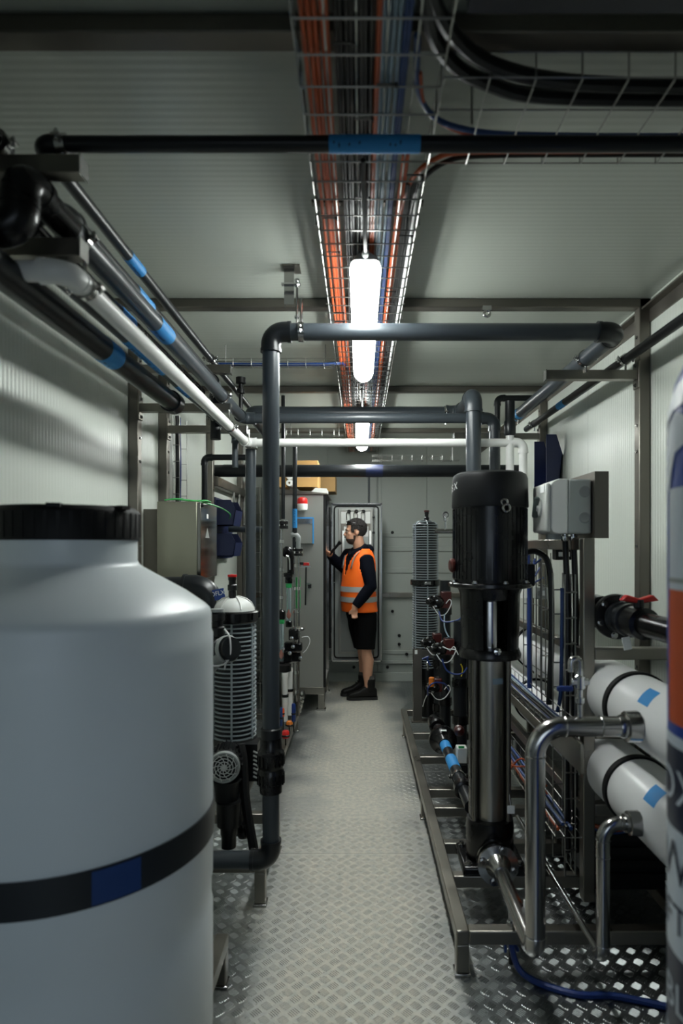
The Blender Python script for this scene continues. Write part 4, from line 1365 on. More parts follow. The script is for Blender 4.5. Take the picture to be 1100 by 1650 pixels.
cable('rack_cable', 'blue cable hanging down through the upright tray behind the motor', [(.80, 2.96, 1.46), (.805, 2.95, 1.25), (.80, 2.94, 1.05), (.80, 2.93, .83)], .011, hose_b)
cable('rack_cable', 'thick black cable bowing down beside the upright mesh tray', [(.69, 2.62, 1.47), (.75, 2.62, 1.475), (.80, 2.62, 1.40), (.81, 2.63, 1.1), (.80, 2.63, .83)], .013, blk)
cable('rack_cable', 'blue cable beside the post in the near upright tray', [(.82, 2.52, 1.33), (.822, 2.53, 1.1), (.82, 2.54, .9), (.81, 2.55, .82)], .008, blu_c)
for k, (a, b_, c_) in enumerate((((.83, 2.95, 1.44), (.80, 2.9, 1.38), (.79, 2.82, 1.42)), ((.84, 2.9, 1.40), (.79, 2.86, 1.33), (.81, 2.75, 1.36)), ((.82, 2.78, 1.45), (.78, 2.84, 1.40), (.80, 2.95, 1.35)))):
    cable('rack_cable', ('upper loop', 'middle loop', 'lower loop')[k] + ' of thin blue wire behind upright tray', [a, b_, c_], .0045, hose_b)
# instrument blocks behind the mesh
for k, (px, py, d, w, h_, m_) in enumerate(((905, 893, 2.75, .07, .05, blk_m), (870, 955, 3.1, .06, .06, gry_p), (855, 915, 3.2, .05, .08, blk))):
    tt = thing('instrument_block', ('black junction block under the rack top rail', 'grey sensor block behind the upright mesh', 'small black relay block behind the mesh')[k], 'instrument', P(px, py + 20, d))
    MB().cbox(P(px, py, d), w, .06, h_).build('case', m_, tt, bevel=.005)
    MB().cbox(P(px, py, d) + V((0, -.031, 0)), w * .7, .003, h_ * .4).build('case_label', paper if k != 1 else chrome, tt)

# black valve line above the upper membrane
vl = thing('valve_line', 'black flanged valve line with red handle above the upper membrane', 'valve', (.965, 2.2, 1.15))
def ly(prof, m_, nm):
    return MB().lathe(prof, (.965, 0, 1.235), (0, 1, 0), 32).build(nm, m_, vl)
ly([(.05, 2.46), (.066, 2.465), (.066, 2.60), (.05, 2.605)], blk_g, 'end_bell')
ly([(.048, 2.36), (.048, 2.46)], mat('sight_glass', '#6b6250', .25, 0, .2), 'sight_section')
ly([(.05, 2.32), (.082, 2.322), (.085, 2.33), (.085, 2.35), (.082, 2.358), (.05, 2.36)], blk, 'flange')
ly([(.045, 2.20), (.06, 2.205), (.06, 2.225), (.052, 2.23), (.052, 2.27), (.06, 2.275), (.06, 2.30), (.05, 2.32)], pvc_d, 'union')
ly([(.04, 1.2), (.04, 2.10), (.055, 2.105), (.055, 2.19), (.045, 2.20)], blk_g, 'pipe_section')
bb = MB()
for k in range(6):
    a = k * math.pi / 3 + .3
    bolt(bb, (.965 + math.cos(a) * .07, 2.321, 1.235 + math.sin(a) * .07), (0, -1, 0), .009, .014)
bb.build('flange_bolts', steel_b, vl)
MB().cyl((.965, 2.15, 1.28), (.965, 2.15, 1.315), .018, seg=16).build('handle_stem', blk, vl)
MB().prism([(.90, 2.15, 1.312), (.92, 2.15, 1.332), (.965, 2.15, 1.318), (1.01, 2.15, 1.332), (1.03, 2.15, 1.312), (.965, 2.15, 1.302)], (0, -.014, 0), (0, .014, 0)).build('butterfly_handle', red_p, vl, bevel=.004)
MB().cbox((.945, 2.20, 1.155), .028, .004, .045, Matrix.Rotation(R(-12), 3, 'Y')).build('paper_tag', paper, vl)

# ------------------------------------------------------------------ blue labelled vessel close to the camera
bx, by, br = .686, 1.06, .145
bv = thing('media_vessel', 'tall blue pressure vessel with printed label, out of focus nearby', 'pressure vessel', (bx, by, 0))
MB().lathe([(.11, 0), (.135, 0), (.135, .07), (br, .09), (br, 1.70), (br * .98, 1.745), (br * .92, 1.79), (br * .78, 1.835), (br * .55, 1.868), (.04, 1.885), (.04, 1.91), (0, 1.91)], (bx, by, 0), (0, 0, 1), 64).build('shell', blue_v, bv, angle=60)
MB().lathe([(.05, 1.90), (.06, 1.905), (.06, 1.96), (.04, 1.98), (0, 1.98)], (bx, by, 0), (0, 0, 1), 24).build('valve_head', blk, bv)
def wrap(z0, z1, a0, a1, m_, nm, dr=.0008):
    k = MB()
    k.lathe([(br + dr, z0), (br + dr, z1)], (bx, by, 0), (0, 0, 1), 40, caps=False, a0=R(a0), a1=R(a1))
    return k.build(nm, m_, bv)
def vtext(s, size, z, ang, m_, vert=False, dr=.0022):
    vs_, fs_ = text_verts(s, size)
    b = MB()
    for p in vs_:
        x, y = (p.y, p.x) if vert else (p.x, p.y)
        if vert:
            x = -x
        a = R(ang) + x / br
        b.v.append(V((bx + math.cos(a) * (br + dr), by + math.sin(a) * (br + dr), z + y)))
    b.f += fs_
    return b.build('lettering', m_, bv, flat=True)
wrap(1.345, 1.60, -193, -70, pale_v, 'label_panel')
wrap(1.437, 1.445, -193, -70, gry_p, 'label_rule', .0012)
wrap(1.195, 1.425, -192, -70, org_v, 'label_panel', .0014)
wrap(1.155, 1.175, -215, -60, pale_v, 'label_stripe')
wrap(1.015, 1.155, -215, -60, navy_v, 'label_band')
wrap(.80, 1.015, -215, -60, pale_v, 'label_panel')
wrap(.655, .80, -215, -60, navy_v, 'label_band')
wrap(.645, .657, -215, -60, pale_v, 'label_stripe', .0012)
vtext('DX', .085, 1.085, -181, pale_v)
vtext('W', .10, .955, -184, navy_v)
vtext('FT', .07, .86, -183, navy_v)
vtext('BL', .075, .725, -183, pale_v)
# illegible small print down the side and the white swash under the dome
pb = MB()
for k in range(11):
    z = 1.705 - .027 * k
    pb.lathe([(br + .002, z), (br + .002, z + (.018, .014, .021)[k % 3])], (bx, by, 0), (0, 0, 1), 4, caps=False, a0=R(-201.5 + (k % 2)), a1=R(-196.5 - (k % 3) * .6))
pb.build('small_print', pale_v, bv, kind='stuff')
def swash(pts, nm):
    b = MB()
    for a, z0, z1 in pts:
        for z in (z0, z1):
            rr = br + .002 if z <= 1.70 else br + .002 - (z - 1.70) ** 2 * 1.55
            b.v.append(V((bx + math.cos(R(a)) * rr, by + math.sin(R(a)) * rr, z)))
    b.f += [(2 * k, 2 * k + 2, 2 * k + 3, 2 * k + 1) for k in range(len(pts) - 1)]
    return b.build(nm, pale_v, bv, flat=True)
swash([(-206, 1.69, 1.715), (-200, 1.70, 1.74), (-194, 1.72, 1.765), (-186, 1.735, 1.78), (-176, 1.74, 1.785), (-164, 1.735, 1.78), (-150, 1.70, 1.75)], 'label_swash')
swash([(-195, 1.60, 1.70), (-191, 1.595, 1.715), (-187, 1.63, 1.72), (-182, 1.66, 1.73), (-172, 1.67, 1.72), (-162, 1.66, 1.69)], 'label_swash')
cable('blue_hose', 'blue hose lying across the tread plate from the drain cock', [P(832, 1530, 2.23), V((.535, 2.2, .10)), V((.55, 2.17, .03)), V((.60, 2.12, .012)), V((.72, 2.06, .012)), V((.85, 2.05, .012)), V((1.05, 1.98, .012)), V((1.2, 1.9, .012))], .011, hose_b, 'hose')
dc = thing('drain_cock', 'small chrome drain cock with blue lever under the polished elbow', 'valve', (.53, 2.22, .0))
MB().lathe([(.008, 0), (.008, .03), (.015, .035), (.015, .07), (.01, .075), (.01, .11)], (.535, 2.20, .10), (0, 0, 1), 12).build('valve_body', chrome, dc)
MB().cbox((.525, 2.18, .15), .045, .012, .014).build('cross_body', chrome, dc, bevel=.003)
MB().cbox((.507, 2.17, .11), .01, .012, .06).build('lever', blu_c, dc, bevel=.003)
MB().cyl((.535, 2.2, .02), (.535, 2.2, .10), .009, seg=10).build('hose_tail', blk, dc)
# ------------------------------------------------------------------ wall box with green cables, bins, trunking
wbx = thing('wall_box', 'brushed stainless wall box with green cables on its top', 'control box', (-.97, 3.49, 1.32))
MB().box(-1.08, -.868, 3.30, 3.68, 1.32, 1.738).build('box_body', mat('box_brushed', '#9a9888', .38, .85, .05, 2, .03, 40, .05, aniso=(12, 1, 1)), wbx, bevel=.004)
dr_ = MB().box(-.868, -.848, 3.305, 3.675, 1.325, 1.733).build('box_door', mat('mirror_steel', '#7d7b76', .12, 1., .04), wbx, bevel=.003)
MB().lathe([(.012, 0), (.012, .008), (.006, .012), (0, .012)], (-.85, 3.34, 1.72), (0, -1, 0), 12).build('hinge_pin', blk, dr_)
MB().box(-1.168, -1.08, 3.35, 3.62, 1.34, 1.70).build('back_mount', steel_d, wbx)
MB().cbox((-.8475, 3.45, 1.665), .001, .035, .025).build('door_label', paper, dr_)
MB().prism([(-.8475, 3.40, 1.545), (-.8475, 3.49, 1.545), (-.8475, 3.445, 1.60)], (0, 0, 0), (.001, 0, 0)).build('hazard_mark', gry_p, dr_)
for k in range(5):
    x = (-1.05, -1.03, -1.02, -1.0, -.99)[k]
    cable('green_cable', ('back', 'second', 'middle', 'fourth', 'front')[k] + ' strand of the green cable bundle on the stainless wall box',
          [(x, 3.33 + .025 * k, 1.747 + .004 * k), (x + .06, 3.36 + .02 * k, 1.756 - .002 * k), (x + .12, 3.42 + .015 * k, 1.748 + .002 * k), (-.89 + .006 * k, 3.52 + .02 * k, 1.744 + .003 * k)], .004, grn_c)
cable('green_cable', 'single green cable drooping from the wall box to the navy bin', [(-.90, 3.45, 1.748), (-.865, 3.6, 1.742), (-.85, 3.85, 1.73), (-.90, 4.3, 1.72), (-1.0, 4.75, 1.71)], .0045, grn_c)
mesh_tray('cable_tray', 'upright wall mesh tray with blue cable above the stainless box', (-1.145, 3.80, 1.72), (-1.145, 3.80, 2.3), (0, 1, 0), (1, 0, 0), .16, .04, .1, 4)
cable('wall_cable', 'blue cable clipped in the upright wall mesh tray', [(-1.125, 3.86, 2.3), (-1.122, 3.865, 2.0), (-1.125, 3.86, 1.74)], .010, hose_b)
cable('wall_cable', 'thick black cable clipped in the upright wall mesh tray', [(-1.125, 3.82, 2.3), (-1.122, 3.822, 2.0), (-1.125, 3.82, 1.74)], .013, blk)
def bin_(label, x0, x1, y0, y1, z0, z1):
    t = thing('parts_bin', label, 'bin', ((x0 + x1) / 2, (y0 + y1) / 2, z0))
    h = (z1 - z0)
    MB().prism([(x0, y0, z0), (x1, y0, z0), (x1 + .02, y0, z0 + h * .6), (x1 - .02, y0, z1), (x0, y0, z1)], (0, 0, 0), (0, .006, 0)).build('side_wall', navy, t)
    MB().prism([(x0, y1, z0), (x1, y1, z0), (x1 + .02, y1, z0 + h * .6), (x1 - .02, y1, z1), (x0, y1, z1)], (0, -.006, 0), (0, 0, 0)).build('side_wall', navy, t)
    MB().box(x0, x1, y0, y1, z0, z0 + .006).build('bottom', navy, t)
    MB().prism([(x1, y0, z0), (x1 + .02, y0, z0 + h * .6), (x1 + .014, y0, z0 + h * .6), (x1 - .006, y0, z0)], (0, 0, 0), (0, y1 - y0, 0)).build('front_wall', navy, t)
    return t
MB().box(-1.13, -1.12, 4.80, 5.45, 1.40, 1.88).build('bin_panel', navy)
tag(bpy.data.objects['bin_panel'], 'navy louvred panel holding the two bins on the wall', 'panel')
bin_('upper navy plastic bin on the wall panel', -1.118, -.985, 4.82, 5.1, 1.66, 1.86)
bin_('lower navy plastic bin on the wall panel', -1.118, -.985, 4.82, 5.1, 1.42, 1.60)
bin_('navy bin on the wall behind the pump motor', 1.20, 1.285, 4.0, 4.28, 1.90, 2.22)
pvc('grey_pipe', 'short grey pipe end poking between the navy bins', [(-1.1, 5.2, 1.64), (-.78, 5.2, 1.64)], .025, pvc_g)
tk = thing('wall_trunking', 'steel trunking sloping out of sight along the wall over navy bins', 'trunking', (-1.13, 5.6, 1.96))
MB().box(-1.165, -1.10, 4.80, 6.6, 1.965, 2.04).build('trunking_body', steel_d, tk, bevel=.003)
MB().box(-1.1, -1.094, 4.80, 6.6, 1.97, 2.035).build('trunking_cover', steel, tk)
for k in range(3):
    MB().cyl((-1.09, 5.35 + .25 * k, 1.7), (-1.09, 5.35 + .25 * k, 1.965), .011, seg=10).build('drop_conduit', steel_b, tk)
cable('wall_cable', 'orange cable drop behind the grey vertical pipes', [(-.72, 5.3, 2.15), (-.715, 5.3, 1.95), (-.725, 5.31, 1.75)], .012, org_c)
mesh_tray('cable_tray', 'slim upright mesh tray between the two grey vertical pipes', (-.80, 4.75, .151), (-.80, 4.75, 2.0), (1, 0, 0), (0, -1, 0), .07, .03, .1, 3, .0022)

# ------------------------------------------------------------------ flow meters and valves by the cabinet
def rotameter(label, c, h, floatm):
    c = V(c)
    t = thing('rotameter', label, 'flow meter', c)
    MB().lathe([(.024, 0), (.026, .005), (.026, .04), (.02, .045)], c, (0, 0, 1), 18).build('lower_fitting', blk_g, t)
    MB().lathe([(.015, .045), (.017, .05), (.021, h - .05), (.019, h - .045)], c, (0, 0, 1), 18).build('sight_tube', glassm, t)
    MB().lathe([(.0, .06), (.010, .075), (.012, .10), (.006, .115), (.004, .13), (0, .135)], c, (0, 0, 1), 14).build('float', floatm, t)
    MB().lathe([(.022, h - .06), (.024, h - .05), (.024, h - .03), (.02, h - .028)], c, (0, 0, 1), 18).build('green_collar', grn_p, t)
    MB().lathe([(.026, h - .028), (.03, h - .02), (.03, h + .03), (.02, h + .04)], c, (0, 0, 1), 18).build('upper_fitting', blk_g, t)
    return t
rotameter('tall rotameter with orange float under the black angle valve', P(465, 1010, 4.75), .36, org_p)
rotameter('front rotameter with orange float next to the grey bridge pipe', P(453, 1075, 4.55), .38, org_p)
def tubev(label, px, d, y0, y1, r=.009, m_=None):
    t = thing('steel_tube', label, 'tube', P(px, y1, d), 'thin stainless sample tubes')
    a, b = P(px, y1, d), P(px, y0, d)
    MB().cyl(a, b, r, seg=12).build('tube', m_ or steel_b, t)
    f = MB()
    n = max(2, int((b.z - a.z) / .16))
    for k in range(n):
        q = a.lerp(b, (k + .5) / n)
        f.lathe([(r, -.014), (r * 1.6, -.012), (r * 1.6, .012), (r, .014)], q, (0, 0, 1), 8)
    f.build('tube_fittings', chrome, t)
    return t
tubev('thin stainless tube dropping from the green-banded pipe', 453, 4.6, 850, 985, .012)
tubev('thin stainless tube left of the red handle, front one of the pair', 474, 4.8, 893, 1040)
tubev('thin stainless tube behind the red handle, rear one of the pair', 481, 4.85, 893, 1040)
tubev('lower stainless tube beside the white tubes', 472, 4.7, 1068, 1140)
tubev('lower stainless tube nearest to cabinet', 478, 4.75, 1068, 1130)
def flange_(label, px, py, d, r):
    t = thing('pipe_flange', label, 'flange', P(px, py, d))
    MB().lathe([(r * .5, -.03), (r, -.028), (r, -.008), (r * .6, -.004), (r * .6, .004), (r, .008), (r, .026), (r * .5, .03)], P(px, py, d), (0, 0, 1), 20).build('flange_pair', blk_g, t)
    bb = MB()
    for k in range(6):
        a = k * math.pi / 3
        q = P(px, py, d) + V((math.cos(a) * r * .85, math.sin(a) * r * .85, -.03))
        bb.cyl(q, q + V((0, 0, .066)), .005, seg=6)
    bb.build('flange_bolts', chrome, t)
flange_('black flange under the green-banded thin pipe', 455, 846, 4.6, .042)
flange_('black flange under the blue-taped thin pipe', 479, 890, 4.8, .042)
pvc('grey_pipe', 'grey bend joining the blue-taped pipe to its flange', [P(470, 862, 4.8), P(480, 862, 4.8), P(480, 888, 4.8)], .019, gry_p)
av = thing('angle_valve', 'black angle valve body above the tall rotameter', 'valve', P(463, 930, 4.7))
MB().tube(fillet([P(455, 895, 4.68), P(462, 884, 4.68), P(468, 890, 4.68), P(468, 925, 4.7)], .03, 5), .026, 16).build('valve_body', blk_g, av)
MB().lathe([(.02, 0), (.036, .005), (.036, .03), (.02, .035)], P(464, 930, 4.7), (0, 0, 1), 18).build('valve_nut', blk_g, av)
MB().tube(spline([P(461, 895, 4.62), P(466, 900, 4.62), P(467, 918, 4.62)]), .005, 8).build('silver_link', chrome, av)
rh = thing('lever_valve', 'small valve with bright red lever on the cabinet side', 'valve', P(490, 915, 4.9))
MB().cbox(P(493, 909, 4.9), .05, .02, .024).build('red_lever', red_p, rh, bevel=.004)
MB().cbox(P(492, 913, 4.9), .085, .016, .008).build('lever_plate', steel_b, rh)
MB().cbox(P(486, 908, 4.9), .03, .025, .02).build('valve_neck', blk, rh)
MB().cyl(P(493, 914, 4.9), P(492, 975, 4.9), .006, seg=8).build('stem', blk, rh)
cl_ = thing('door_latch', 'small black latch on the flat cabinet side', 'latch', P(499, 944, 5.64))
MB().cbox(P(499, 944, 5.63), .03, .03, .04).build('latch_body', blk, cl_, bevel=.004)
MB().cbox(P(497, 941, 5.62), .035, .02, .012).build('latch_tongue', steel_b, cl_)
gt = thing('green_tube', 'green tube on a dark stand behind the thin stainless pair', 'tube', (P(480, 980, 4.95).x, 4.95, .151))
MB().cyl(P(480, 980, 4.95), P(480, 930, 4.95), .02, seg=14).build('tube', grn_p, gt)
MB().cyl((P(480, 0, 4.95).x, 4.95, .151), P(480, 980, 4.95), .012, seg=12).build('stand', steel_d, gt)
vb = thing('valve_block', 'cluster of black valve blocks with a white cable beside the cabinet', 'valve', P(470, 1075, 4.6))
for k, (px, py, w, h_) in enumerate(((473, 1022, .07, .08), (468, 1042, .09, .07), (474, 1058, .10, .07), (462, 1058, .08, .08), (480, 1042, .06, .06))):
    MB().cbox(P(px, py, 4.6 + .04 * (k % 3)), w, .07, h_).build('valve_module', blk_g, vb, bevel=.008)
bt = MB()
for px, py in ((470, 1028), (472, 1042), (467, 1052), (484, 1060), (456, 1045)):
    bt.lathe([(.014, 0), (.014, .012), (0, .014)], P(px, py, 4.55), (0, -1, 0), 12)
bt.build('plug_caps', chrome, vb)
MB().lathe([(.02, 0), (.045, .004), (.048, .02), (.03, .03), (0, .032)], P(481, 1016, 4.62), (0, 0, 1), 20).build('top_cap', chrome, vb)
MB().tube(spline([P(486, 1027, 4.6), P(496, 1026, 4.6), P(499, 1034, 4.6), P(494, 1046, 4.6), P(488, 1052, 4.6)]), .0035, 8).build('white_cable', wht_c, vb)
MB().lathe([(.04, 0), (.055, .005), (.055, .05), (.04, .06)], P(457, 1082, 4.55), (0, 0, 1), 20).build('lower_collar', blk, vb)
for k, (px, y0, y1, d) in enumerate(((459, 1084, 1162, 4.5), (467, 1076, 1152, 4.62))):
    t = thing('white_tube', ('front white capped tube above the far skid', 'rear white capped tube above the far skid')[k], 'tube', P(px, y1, d))
    MB().lathe([(.017, 0), (.02, .01), (.02, P(px, y0, d).z - P(px, y1, d).z - .035), (.023, P(px, y0, d).z - P(px, y1, d).z - .03), (.023, P(px, y0, d).z - P(px, y1, d).z), (0, P(px, y0, d).z - P(px, y1, d).z)], P(px, y1, d), (0, 0, 1), 20).build('tube_body', pvc_w, t)
    MB().lathe([(.0205, 0), (.026, 0), (.026, .02), (.0205, .02)], P(px, (y0 + y1) / 2, d), (0, 0, 1), 20, caps=False).build('hose_clip', blk, t)
for k, (px, py, d, m_, lab, w, h_) in enumerate(((453, 1155, 4.35, blu_c, 'blue tubing connector above the union nut', .02, .13), (473, 1148, 4.5, hose_b, 'blue cable bundle end by the white tubes', .03, .13), (460, 1183, 4.2, red_p, 'red valve cap low on the far skid', .05, .05), (466, 1166, 4.4, amber, 'amber fitting low on the far skid', .05, .035), (456, 1148, 4.42, org_p, 'orange connector between blue tube and white tube', .02, .06))):
    t = thing('hose_fitting', lab, 'fitting', P(px, py + 8, d))
    MB().lathe([(w * .4, -h_ / 2), (w * .5, -h_ / 2 + .004), (w * .5, h_ / 2 - .01), (w * .35, h_ / 2)], P(px, py, d), (0, 0, 1), 14).build('fitting_body', m_, t)
    MB().cyl((P(px, py, d).x, d, .152), P(px, py, d), .005, seg=8).build('fitting_stem', blk, t)
    MB().lathe([(w * .52, -.006), (w * .58, -.004), (w * .58, .004), (w * .52, .006)], P(px, py + 2, d), (0, 0, 1), 14, caps=False).build('fitting_ring', blk, t)
pc = thing('pump_stub', 'small chrome coupling stack in front of the cabinet plinth', 'fitting', P(485, 1145, 5.1))
for k in range(4):
    MB().lathe([(.012, 0), (.034 - .004 * (k % 2), .002), (.034 - .004 * (k % 2), .02), (.012, .022)], P(486 - k * 2, 1135 + 8 * k - 16, 5.1), (1, -.2, .1), 14).build('coupling_disc', steel_b, pc)

# ------------------------------------------------------------------ steel cabinet with open door
CX0, CX1, CY0, CY1, CZ0, CZ1 = -.72, -.325, 5.65, 6.42, .215, 1.97
ca = thing('control_cabinet', 'tall grey steel control cabinet standing open towards the worker', 'cabinet', ((CX0 + CX1) / 2, (CY0 + CY1) / 2, 0))
MB().box(CX0, CX1, CY0, CY0 + .015, CZ0, CZ1).build('side_panel', cab_steel, ca, bevel=.003)
MB().box(CX0, CX1, CY1 - .015, CY1, CZ0, CZ1).build('side_panel', cab_steel, ca)
MB().box(CX0, CX0 + .015, CY0 + .015, CY1 - .015, CZ0, CZ1).build('back_panel', cab_steel, ca)
MB().prism([(CX0 - .01, CY0 - .015, CZ1), (CX1 + .03, CY0 - .015, CZ1), (CX1 + .03, CY0 - .015, CZ1 + .012), (CX0 - .01, CY0 - .015, CZ1 + .05)], (0, 0, 0), (0, CY1 - CY0 + .03, 0)).build('sloping_roof', steel_d, ca, bevel=.003)
MB().box(CX0 + .015, CX1, CY0 + .015, CY1 - .015, CZ0, CZ0 + .015).build('bottom_panel', cab_steel, ca)
for y in (CY0 + .015, CY1 - .045):
    MB().box(CX1 - .02, CX1 + .004, y, y + .03, CZ0 + .015, CZ1).build('door_flange', steel_b, ca)
MB().box(CX0 + .05, CX0 + .06, CY0 + .05, CY1 - .05, CZ0 + .1, CZ1 - .08).build('mounting_board', gry_l, ca)
for k in range(4):
    MB().box(CX0 + .06, CX0 + .12, CY0 + .1, CY1 - .1, .55 + .33 * k, .67 + .33 * k).build('device_row', blk_m, ca, bevel=.004)
for (x, y) in ((CX0, CY0), (CX1 - .06, CY0), (CX0, CY1 - .06), (CX1 - .06, CY1 - .06)):
    l = MB().box(x, x + .06, y, y + .06, .015, .15).build('plinth_leg', steel, ca, bevel=.003)
    MB().box(x - .012, x + .072, y - .012, y + .072, 0, .015).build('foot_plate', steel_b, l)
MB().box(CX0, CX1, CY0, CY0 + .05, .15, CZ0).build('plinth_bar', steel, ca, bevel=.003)
MB().box(CX0, CX1, CY1 - .05, CY1, .15, CZ0).build('plinth_bar', steel, ca, bevel=.003)
MB().box(CX1 - .05, CX1, CY0 + .05, CY1 - .05, .15, CZ0).build('plinth_bar', steel, ca, bevel=.003)
MB().box(CX1 - .01, CX1 + .012, CY0 - .002, CY0 + .03, CZ0, CZ1).build('corner_gasket', rubber, ca)
# document pocket with blue edge
dpk = thing('document_pocket', 'grey document pocket edged with blue film on the cabinet', 'pocket', P(491, 876, 5.6))
c0, c1 = P(478, 876, 5.615), P(505, 834, 5.615)
MB().box(c0.x, c1.x, 5.60, 5.648, c0.z, c1.z).build('pocket_box', cab_steel, dpk, bevel=.004)
MB().box(c1.x - .008, c1.x + .004, 5.596, 5.60, c0.z, c1.z).build('blue_film', tape_b, dpk)
MB().box(c0.x, c1.x, 5.596, 5.60, c1.z - .01, c1.z + .002).build('blue_film', tape_b, dpk)
MB().box(c0.x, c1.x - .01, 5.590, 5.60, c1.z - .055, c1.z - .01).build('pocket_lip', steel_b, dpk)
bc = thing('beacon', 'red and white beacon sounder on the cabinet side', 'beacon', P(487, 822, 5.6))
cc = P(487, 823, 5.59)
MB().lathe([(.03, 0), (.044, .006), (.047, .02), (.047, .06), (.04, .064)], cc, (0, 0, 1), 28).build('sounder_base', white_p, bc)
MB().lathe([(.044, .062), (.046, .066), (.046, .095), (.04, .112), (.02, .122), (0, .124)], cc, (0, 0, 1), 28).build('red_lens', red_p, bc)
MB().cbox(cc + V((0, .045, .03)), .05, .04, .05).build('wall_foot', white_p, bc)
# boxes on the cabinet
bxs = thing('cardboard_box', 'cardboard box with white label on the cabinet roof', 'box', P(488, 786, 5.8))
a, b_ = P(476, 785, 5.75), P(512, 742, 5.75)
MB().box(a.x, b_.x, 5.75, 6.15, a.z, b_.z).build('carton', card, bxs, bevel=.003)
MB().box(P(480, 0, 5.75).x, P(500, 0, 5.75).x, 5.747, 5.75, P(0, 769, 5.75).z, P(0, 760, 5.75).z).build('shipping_label', paper, bxs)
MB().box((a.x + b_.x) / 2 - .02, (a.x + b_.x) / 2 + .02, 5.748, 6.152, b_.z, b_.z + .001).build('packing_tape', card, bxs)
bxs2 = thing('cardboard_box', 'flat plain cardboard box leaning behind the labelled one', 'box', P(527, 796, 6.3))
a, b_ = P(508, 792, 6.2), P(540, 765, 6.2)
MB().box(a.x, b_.x, 6.2, 6.6, a.z, b_.z).build('carton', mat('cardboard_dark', '#7d6238', .75, 0, .08), bxs2, bevel=.003)
MB().box(a.x + .05, b_.x - .05, 6.38, 6.42, b_.z, b_.z + .0012).build('packing_tape', card, bxs2)
bxs3 = thing('cardboard_box', 'narrow cardboard box beside the paper rolls on cabinet', 'box', P(455, 785, 5.8))
a, b_ = P(440, 785, 5.72), P(462, 752, 5.72)
MB().box(a.x, b_.x, 5.72, 6.0, a.z, b_.z).build('carton', card, bxs3, bevel=.003)
MB().box(a.x + .04, b_.x - .04, 5.718, 6.002, b_.z, b_.z + .001).build('packing_tape', card, bxs3)
for k in range(2):
    t = thing('paper_roll', ('lower white paper roll on the cabinet', 'upper white paper roll on the cabinet')[k], 'roll', P(466, 783 - 10 * k, 5.72))
    c = P(466, 778 - 11 * k, 5.70)
    MB().lathe([(.01, 0), (.03, 0), (.031, .003), (.031, .3), (.01, .3)], c, (0, 1, 0), 20, caps=False).build('paper', white_p, t)
    MB().lathe([(.009, .002), (.012, .0), (.012, .3), (.009, .3)], c, (0, 1, 0), 14, caps=False).build('core', card, t)
rl = MB().prism([P(498, 795, 5.66), P(526, 795, 5.66), P(526, 787, 5.66), P(508, 786, 5.66)], (0, 0, .0), (0, .3, .0))
tag(rl.build('clear_tray', gry_l), 'pale sloping plastic tray on the cabinet edge', 'tray')
# open door
D0, D1, DZ0, DZ1, DY = -.298, .225, .305, 1.945, 6.45
od = thing('cabinet_door', 'open steel cabinet door with black gasket behind the worker', 'door', ((D0 + D1) / 2, DY, DZ0))
MB().box(D0, D1, DY, DY + .02, DZ0, DZ1).build('door_skin', mat('door_paint', '#8b8f8c', .42, .25, .04, 2), od, bevel=.003)
for (x0, x1, z0, z1) in ((D0, D0 + .012, DZ0, DZ1), (D1 - .012, D1, DZ0, DZ1), (D0, D1, DZ0, DZ0 + .012), (D0, D1, DZ1 - .012, DZ1)):
    MB().box(x0, x1, DY - .03, DY, z0, z1).build('door_edge', steel_b, od)
g0, g1, h0, h1 = D0 + .03, D1 - .035, DZ0 + .035, DZ1 - .03
gk = MB().tube(fillet([(g0, DY - .005, (h0 + h1) / 2), (g0, DY - .005, h1), (g1, DY - .005, h1), (g1, DY - .005, h0), (g0, DY - .005, h0), (g0, DY - .005, (h0 + h1) / 2 - .01)], .04, 5), .008, 8)
gk.build('gasket', rubber, od)
def fr(x0, x1, z0, z1, w, d, m_, nm):
    for (a, b_, c, e) in ((x0, x0 + w, z0, z1), (x1 - w, x1, z0, z1), (x0 + w, x1 - w, z0, z0 + w), (x0 + w, x1 - w, z1 - w, z1)):
        MB().box(a, b_, DY - d, DY, c, e).build(nm, m_, od, bevel=.002)
fr(D0 + .075, D1 - .095, DZ0 + .08, DZ1 - .06, .022, .022, cab_steel, 'stiffener')
MB().box(D0 + .1, D1 - .12, DY - .012, DY, 1.60, 1.86).build('inner_plate', gry_l, od)
fr(D0 + .10, D1 - .11, 1.1, 1.735, .03, .018, steel_d, 'window_frame')
MB().box(D0 + .13, D1 - .14, DY - .006, DY - .002, 1.13, 1.705).build('window_pane', mat('pane_grey', '#a3a8a5', .25, 0, .05), od)
MB().box(-.185, -.163, DY - .03, DY - .02, 1.30, 1.66).build('notice_paper', paper, od)
MB().box(.095, .115, DY - .03, DY - .02, 1.52, 1.66).build('notice_paper', paper, od)
for k in range(3):
    x = -.115 + .075 * k
    lp = MB().lathe([(.018, 0), (.02, .01), (.014, .03), (.008, .035)], (x, DY - .012, 1.86), (0, -1, 0), 14).build('indicator_back', blk, od)
    MB().tube(spline([(x - .01, DY - .05, 1.86), (x - .025, DY - .055, 1.83), (x - .02, DY - .04, 1.77)]), .004, 6).build('indicator_wire', steel_b, lp)
    MB().tube(spline([(x + .01, DY - .05, 1.85), (x + .014, DY - .055, 1.81), (x + .012, DY - .04, 1.76)]), .004, 6).build('indicator_wire', blk, lp)
MB().cyl((D1 - .085, DY - .03, DZ0 + .06), (D1 - .085, DY - .03, DZ1 - .04), .007, seg=10).build('lock_rod', steel_b, od)
